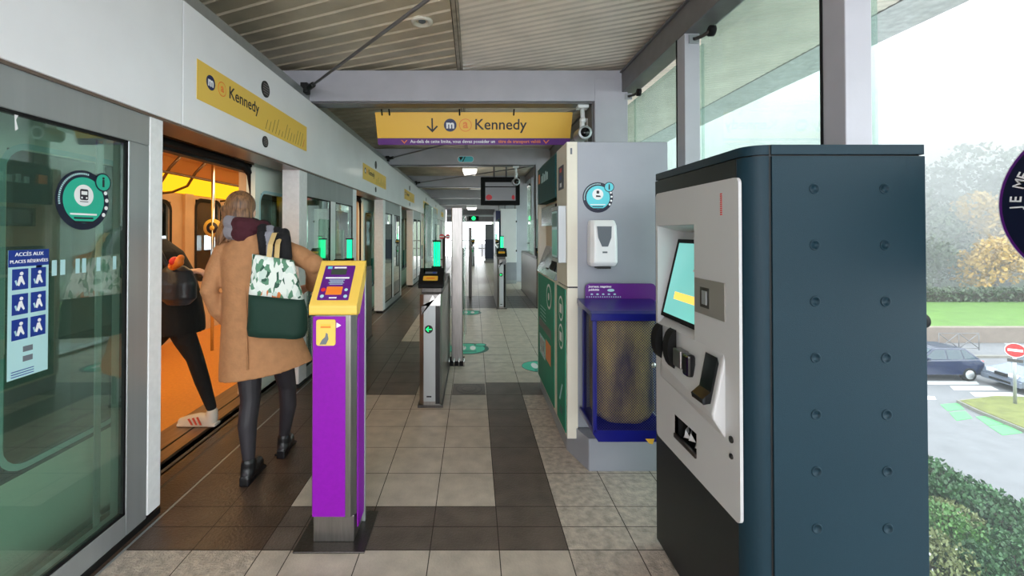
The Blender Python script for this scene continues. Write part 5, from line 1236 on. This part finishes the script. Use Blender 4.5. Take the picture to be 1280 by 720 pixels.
for q, pts in enumerate((((1150,476),(1218,476),(1222,480),(1150,480)), ((1185,482),(1236,482),(1246,487),(1190,487)), ((1210,490),(1262,490),(1280,495),(1216,495)), ((1150,494),(1166,495),(1168,499),(1150,499)))):
    patch(pts, 'road_white', 'zebra_stripe', ['white crossing stripe under the dark blue car', 'second white crossing stripe, between the two cars', 'third white crossing stripe, before the silver car', 'short white stripe beside the ticket machine edge'][q], 'road marking', 'crossing stripes')
# hedge and shrub bank built of leaves
def leaves(m, n, fn, size, mn, rnd):
    for _ in range(n):
        p = Vector(fn()); a = Vector((rnd.gauss(0,1), rnd.gauss(0,1), rnd.gauss(0,1))).normalized(); b = a.orthogonal().normalized(); c = a.cross(b); s_ = size*rnd.uniform(0.6, 1.3)
        m.add([p - b*s_, p + c*s_*0.55, p + b*s_, p - c*s_*0.55], [(0,1,2,3)], mn)
rnd = random.Random(11)
hx0, hx1, hz = 10.6, 11.8, GZ+0.95
m = MB(); m.box(hx0+0.1, hx1-0.1, 4, 30, GZ, hz-0.1, 'soil')
def hf():
    y = rnd.triangular(7, 26, 9)
    if rnd.random() < 0.5: return (rnd.uniform(hx0, hx1), y, hz + rnd.uniform(-0.1, 0.06) + 0.05*noise.noise(Vector((y*1.5, 0, 0))))
    return (hx0 + rnd.uniform(-0.08, 0.08), y, rnd.uniform(GZ, hz))
leaves(m, 16000, hf, 0.055, 'leaf_hedge', rnd)
tag(m.build('hedge'), 'long clipped green hedge along the road below the window', 'hedge')
m = MB(); m.prism([(5, GZ), (10.4, GZ), (10.0, GZ+0.25), (6.5, GZ+0.9), (5, GZ+0.9)], 'y', 2, 30, 'soil'); struct(m.build('ground_bank'))
sp = [(9.3, 8.9, 0.75, 'leaf_bright', 'bright green bush on the bank at the bottom right corner'), (9.9, 10.6, 0.62, 'leaf_pale', 'pale flowering bush just behind the hedge shadow'), (8.7, 9.9, 0.6, 'leaf_pale', 'pale thin bush beside the ticket machine edge below the hedge'),
      (10.0, 9.2, 0.55, 'leaf_pale', 'pale flowering bush left of the hedge at the picture edge'), (8.3, 8.2, 0.7, 'leaf_pale', 'pale low bush lowest beside the ticket machine edge'), (9.4, 11.8, 0.6, 'leaf_hedge', 'darker green bush farthest along the bank'),
      (10.1, 8.1, 0.6, 'leaf_hedge', 'darker green bush outside the right picture edge'), (8.6, 11.3, 0.55, 'leaf_bright', 'bright small bush hidden by the ticket machine'), (9.2, 8.0, 0.5, 'leaf_hedge', 'dark green low bush at the bottom edge of the window')]
for (x_, y_, r_, mn, lb) in sp:
    m = MB(); zb = GZ + 0.3
    for q in range(5): a = q*1.3; m.tube([(x_, y_, zb-0.1), (x_+0.3*r_*math.cos(a), y_+0.3*r_*math.sin(a), zb+r_*0.8)], [0.02, 0.008], 'bark', 5)
    def bf():
        while True:
            v_ = Vector((rnd.gauss(0,1), rnd.gauss(0,1), rnd.gauss(0,1))).normalized(); k_ = rnd.uniform(0.65, 1.0)*(1+0.25*noise.noise(v_*2+Vector((x_, y_, 0))))
            p = (x_+v_.x*r_*1.2*k_, y_+v_.y*r_*1.2*k_, zb+0.25+abs(v_.z)*r_*k_*0.9)
            return p
    leaves(m, 2600, bf, 0.045, mn, rnd)
    if mn == 'leaf_pale': leaves(m, 40, bf, 0.035, 'white', rnd)
    tag(m.build('shrub'), lb, 'bush', 'bushes on the bank')
# trees in the mist
def tree(x_, y_, h, r_, mn, lb, n=2600, ls=0.28):
    t = thing('tree', lb, 'tree', (x_, y_, GZ+0.7), 'misty trees'); zb = GZ+0.7
    m = MB(); m.tube([(x_, y_, zb), (x_+0.1, y_, zb+h*0.35), (x_, y_, zb+h*0.7)], [0.22, 0.16, 0.06], 'bark', 8)
    for q in range(5): a = q*1.26; m.tube([(x_, y_, zb+h*(0.25+0.08*q)), (x_+r_*0.6*math.cos(a), y_+r_*0.6*math.sin(a), zb+h*(0.5+0.08*q))], [0.09, 0.03], 'bark', 6)
    m.build('trunk', t); m = MB()
    bl = [(rnd.uniform(-0.6, 0.6)*r_, rnd.uniform(-0.6, 0.6)*r_, h*(0.3+0.6*rnd.random()), r_*rnd.uniform(0.4, 0.62)) for _ in range(9)]
    def tf():
        b_ = rnd.choice(bl); v_ = Vector((rnd.gauss(0,1), rnd.gauss(0,1), rnd.gauss(0,1))).normalized()*rnd.uniform(0.7, 1.05)*b_[3]
        return (x_+b_[0]+v_.x, y_+b_[1]+v_.y, zb+b_[2]+v_.z)
    leaves(m, n, tf, ls, mn, rnd); m.build('crown', t)
tree(49, 41, 4.6, 3.0, 'leaf_autumn', 'yellow autumn bush at the foot of the misty slope', 2600, 0.2)
tree(57, 43, 5.4, 3.4, 'leaf_autumn', 'second yellow autumn bush, cut by the right picture edge', 2600, 0.2)
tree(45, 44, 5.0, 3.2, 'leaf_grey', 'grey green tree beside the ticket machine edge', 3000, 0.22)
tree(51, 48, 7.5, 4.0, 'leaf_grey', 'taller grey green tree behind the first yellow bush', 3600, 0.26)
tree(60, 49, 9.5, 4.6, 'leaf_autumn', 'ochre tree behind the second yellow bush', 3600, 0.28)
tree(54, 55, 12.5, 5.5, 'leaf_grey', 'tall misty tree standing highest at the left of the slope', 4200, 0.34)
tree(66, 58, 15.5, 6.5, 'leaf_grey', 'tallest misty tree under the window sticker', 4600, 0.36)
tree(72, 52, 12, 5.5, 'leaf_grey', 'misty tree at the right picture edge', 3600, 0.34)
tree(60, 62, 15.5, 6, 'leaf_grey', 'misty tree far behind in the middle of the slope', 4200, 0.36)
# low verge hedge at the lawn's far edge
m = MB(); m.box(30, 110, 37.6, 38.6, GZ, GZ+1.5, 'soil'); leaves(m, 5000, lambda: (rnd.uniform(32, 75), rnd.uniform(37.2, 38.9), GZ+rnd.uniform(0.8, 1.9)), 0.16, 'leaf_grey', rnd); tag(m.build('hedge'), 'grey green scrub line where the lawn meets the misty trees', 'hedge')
# mist
mm_ = bpy.data.materials.new('mist'); mm_.use_nodes = True; nt = mm_.node_tree; nt.nodes.clear(); oo = nt.nodes.new('ShaderNodeOutputMaterial'); vs = nt.nodes.new('ShaderNodeVolumeScatter'); vs.inputs['Density'].default_value = 0.034; vs.inputs['Anisotropy'].default_value = 0.0; vs.inputs['Color'].default_value = (0.98, 0.99, 1, 1); nt.links.new(vs.outputs[0], oo.inputs['Volume']); M['mist'] = mm_
m = MB(); m.box(22, 230, 37, 230, GZ+0.76, 32, 'mist'); o = m.build('mist'); struct(o)
# no-entry sign
sx_, sy_ = px2g(1266, 508)
t = thing('road_sign', 'red no-entry sign on a grey pole standing on the grass island', 'sign', (sx_, sy_, GZ))
m = MB(); m.tube([(sx_, sy_, GZ), (sx_, sy_, GZ+2.45)], 0.05, 'alu', 10); m.build('pole', t)
m = MB(); fd = Vector((-0.60, -0.80, 0)).normalized(); R = Z.cross(fd)*1.0; R = Vector((0.80, -0.60, 0)); O = Vector((sx_, sy_, GZ+2.2)) + fd*0.06
m.disc((0, 0), 0.27, O, R, Z, 'white', th=0.02); m.disc((0, 0), 0.255, O, R, Z, 'red', 0.02); m.rect(-0.19, 0.19, -0.045, 0.045, O, R, Z, 'white', 0.022); m.build('disc', t)
m = MB(); O2 = Vector((sx_, sy_, GZ+2.2)) - fd*0.05; m.flat([(-0.33, 0.22), (0.33, 0.22), (0.0, -0.33)], O2 - R*-0.08, R, Z, 'alu', -0.02, 0.02); m.build('plate', t)
m = MB(); m.rect(-0.2, 0.2, -0.06, 0.06, Vector((sx_, sy_, GZ+1.8)) + fd*0.05, R, Z, 'steel_dark', 0, 0, 0.02); m.build('bracket', t)
# crowd barrier
bx_, by_ = px2g(1172, 452); bx2, _ = px2g(1222, 452)
by_ = 24.6; bx_, bx2 = (1172-592)*by_/545, (1222-592)*by_/545
t = thing('street_barrier', 'grey cross-braced street barrier on the pavement behind the blue car', 'barrier', (bx_, by_, GZ)); zb, zt = GZ+0.1, GZ+1.05; xm = (bx_+bx2)/2
m = MB()
for a, b in (((bx_, zb), (bx_, zt)), ((bx2, zb), (bx2, zt)), ((xm, zb), (xm, zt)), ((bx_, zt), (bx2, zt)), ((bx_, zb+.1), (bx2, zb+.1)), ((bx_, zb+.1), (xm, zt)), ((xm, zb+.1), (bx_, zt)), ((xm, zb+.1), (bx2, zt)), ((bx2, zb+.1), (xm, zt))): m.tube([(a[0], by_, a[1]), (b[0], by_, b[1])], 0.022, 'rail_paint', 6)
m.build('frame', t)
# cars
def car(cx, cy, ang, paint, lb, hatch=True):
    """nose towards local -X; origin at the middle of the car on the ground"""
    Lh = 2.0; t = thing('car', lb, 'car', (cx, cy, GZ)); ca, sa = math.cos(ang), math.sin(ang)
    def Wp(p): return Vector((cx + p[0]*ca - p[1]*sa, cy + p[0]*sa + p[1]*ca, GZ + p[2]))
    def B(mb, name, par=t, **k):
        mb.v = [Wp(v) for v in mb.v]; return mb.build(name, par, **k)
    prof = [(-2.0, 0.30), (-2.03, 0.55), (-1.95, 0.72), (-1.1, 0.92), (-0.95, 0.95), (1.75, 0.98), (1.95, 0.85), (1.98, 0.45), (1.9, 0.28)] 
    m = MB(); rings = []
    for y_, k_ in ((-0.84, 0.96), (-0.80, 1.0), (0.80, 1.0), (0.84, 0.96)):
        rings.append([(x*k_, y_, 0.3+(z-0.3)*k_) for x, z in prof])
    m.loft(rings, paint, smooth=False); B(m, 'body', bevel=0.05)
    roof = [(-0.98, 0.94), (-0.25, 1.42), (0.1, 1.46), (1.25, 1.43), (1.78, 0.97)]
    m = MB(); m.loft([[(x, y_*(1-(z-0.94)*0.32), z) for x, z in roof] for y_ in (-0.80, 0.80)], paint, smooth=False); B(m, 'roof', bevel=0.03)
    m = MB()
    for s_ in (-1, 1):
        def q4(pts): 
            m.add([(x, s_*(0.802*(1-(z-0.94)*0.32)+0.004), z) for x, z in pts], [(0,1,2,3)], 'car_window')
        q4([(-0.80, 0.98), (-0.22, 1.37), (0.25, 1.39), (0.25, 0.98)]); q4([(0.31, 0.98), (0.31, 1.39), (0.95, 1.38), (1.0, 0.98)]); q4([(1.06, 0.98), (1.0, 1.38), (1.2, 1.37), (1.62, 0.99)])
    def q5(x0, z0, x1, z1):
        o = 0.006 if x0 < 0 else -0.006
        m.add([(x0-o, -0.74, z0), (x0-o, 0.74, z0), (x1-o, 0.64, z1), (x1-o, -0.64, z1)], [(0,1,2,3)], 'car_window')
    q5(-0.96, 0.97, -0.28, 1.41); q5(1.77, 1.0, 1.29, 1.40); B(m, 'windows')
    for wx in (-1.25, 1.22):
        for s_ in (-1, 1):
            m = MB(); m.tube([(wx, s_*0.66, 0.30), (wx, s_*0.855, 0.30)], 0.30, 'rubber', 22); m.tube([(wx, s_*0.85, 0.30), (wx, s_*0.865, 0.30)], 0.20, 'hub', 16); B(m, 'wheel')
    m = MB()
    for s_ in (-1, 1): m.box(-2.03, -1.90, s_*0.45-0.18, s_*0.45+0.18, 0.60, 0.76, 'car_light')
    B(m, 'headlights', bevel=0.02); m = MB()
    for s_ in (-1, 1): m.box(1.90, 1.99, s_*0.66-0.09, s_*0.66+0.09, 0.62, 0.9, 'red')
    B(m, 'tail_lights', bevel=0.02)
    m = MB(); m.box(-2.10, -2.0, -0.45, 0.45, 0.32, 0.42, 'rubber'); m.box(-2.06, -1.97, -0.26, 0.26, 0.56, 0.70, 'rubber'); m.box(-2.09, -1.95, -0.80, 0.80, 0.27, 0.50, paint); B(m, 'grille', bevel=0.02)
    m = MB()
    for s_ in (-1, 1): m.box(-0.72, -0.60, s_*0.85-0.08, s_*0.85+0.08, 0.96, 1.08, paint)
    B(m, 'mirrors', bevel=0.02)
car((1217-592)*20.2/545-1.98, 20.6, 0.0, 'car_blue', 'dark blue hatchback standing side-on on the road beside the ticket machine edge')
car(24.75, 18.6, math.radians(-7.5), 'car_silver', 'silver car facing left, half cut by the right picture edge')
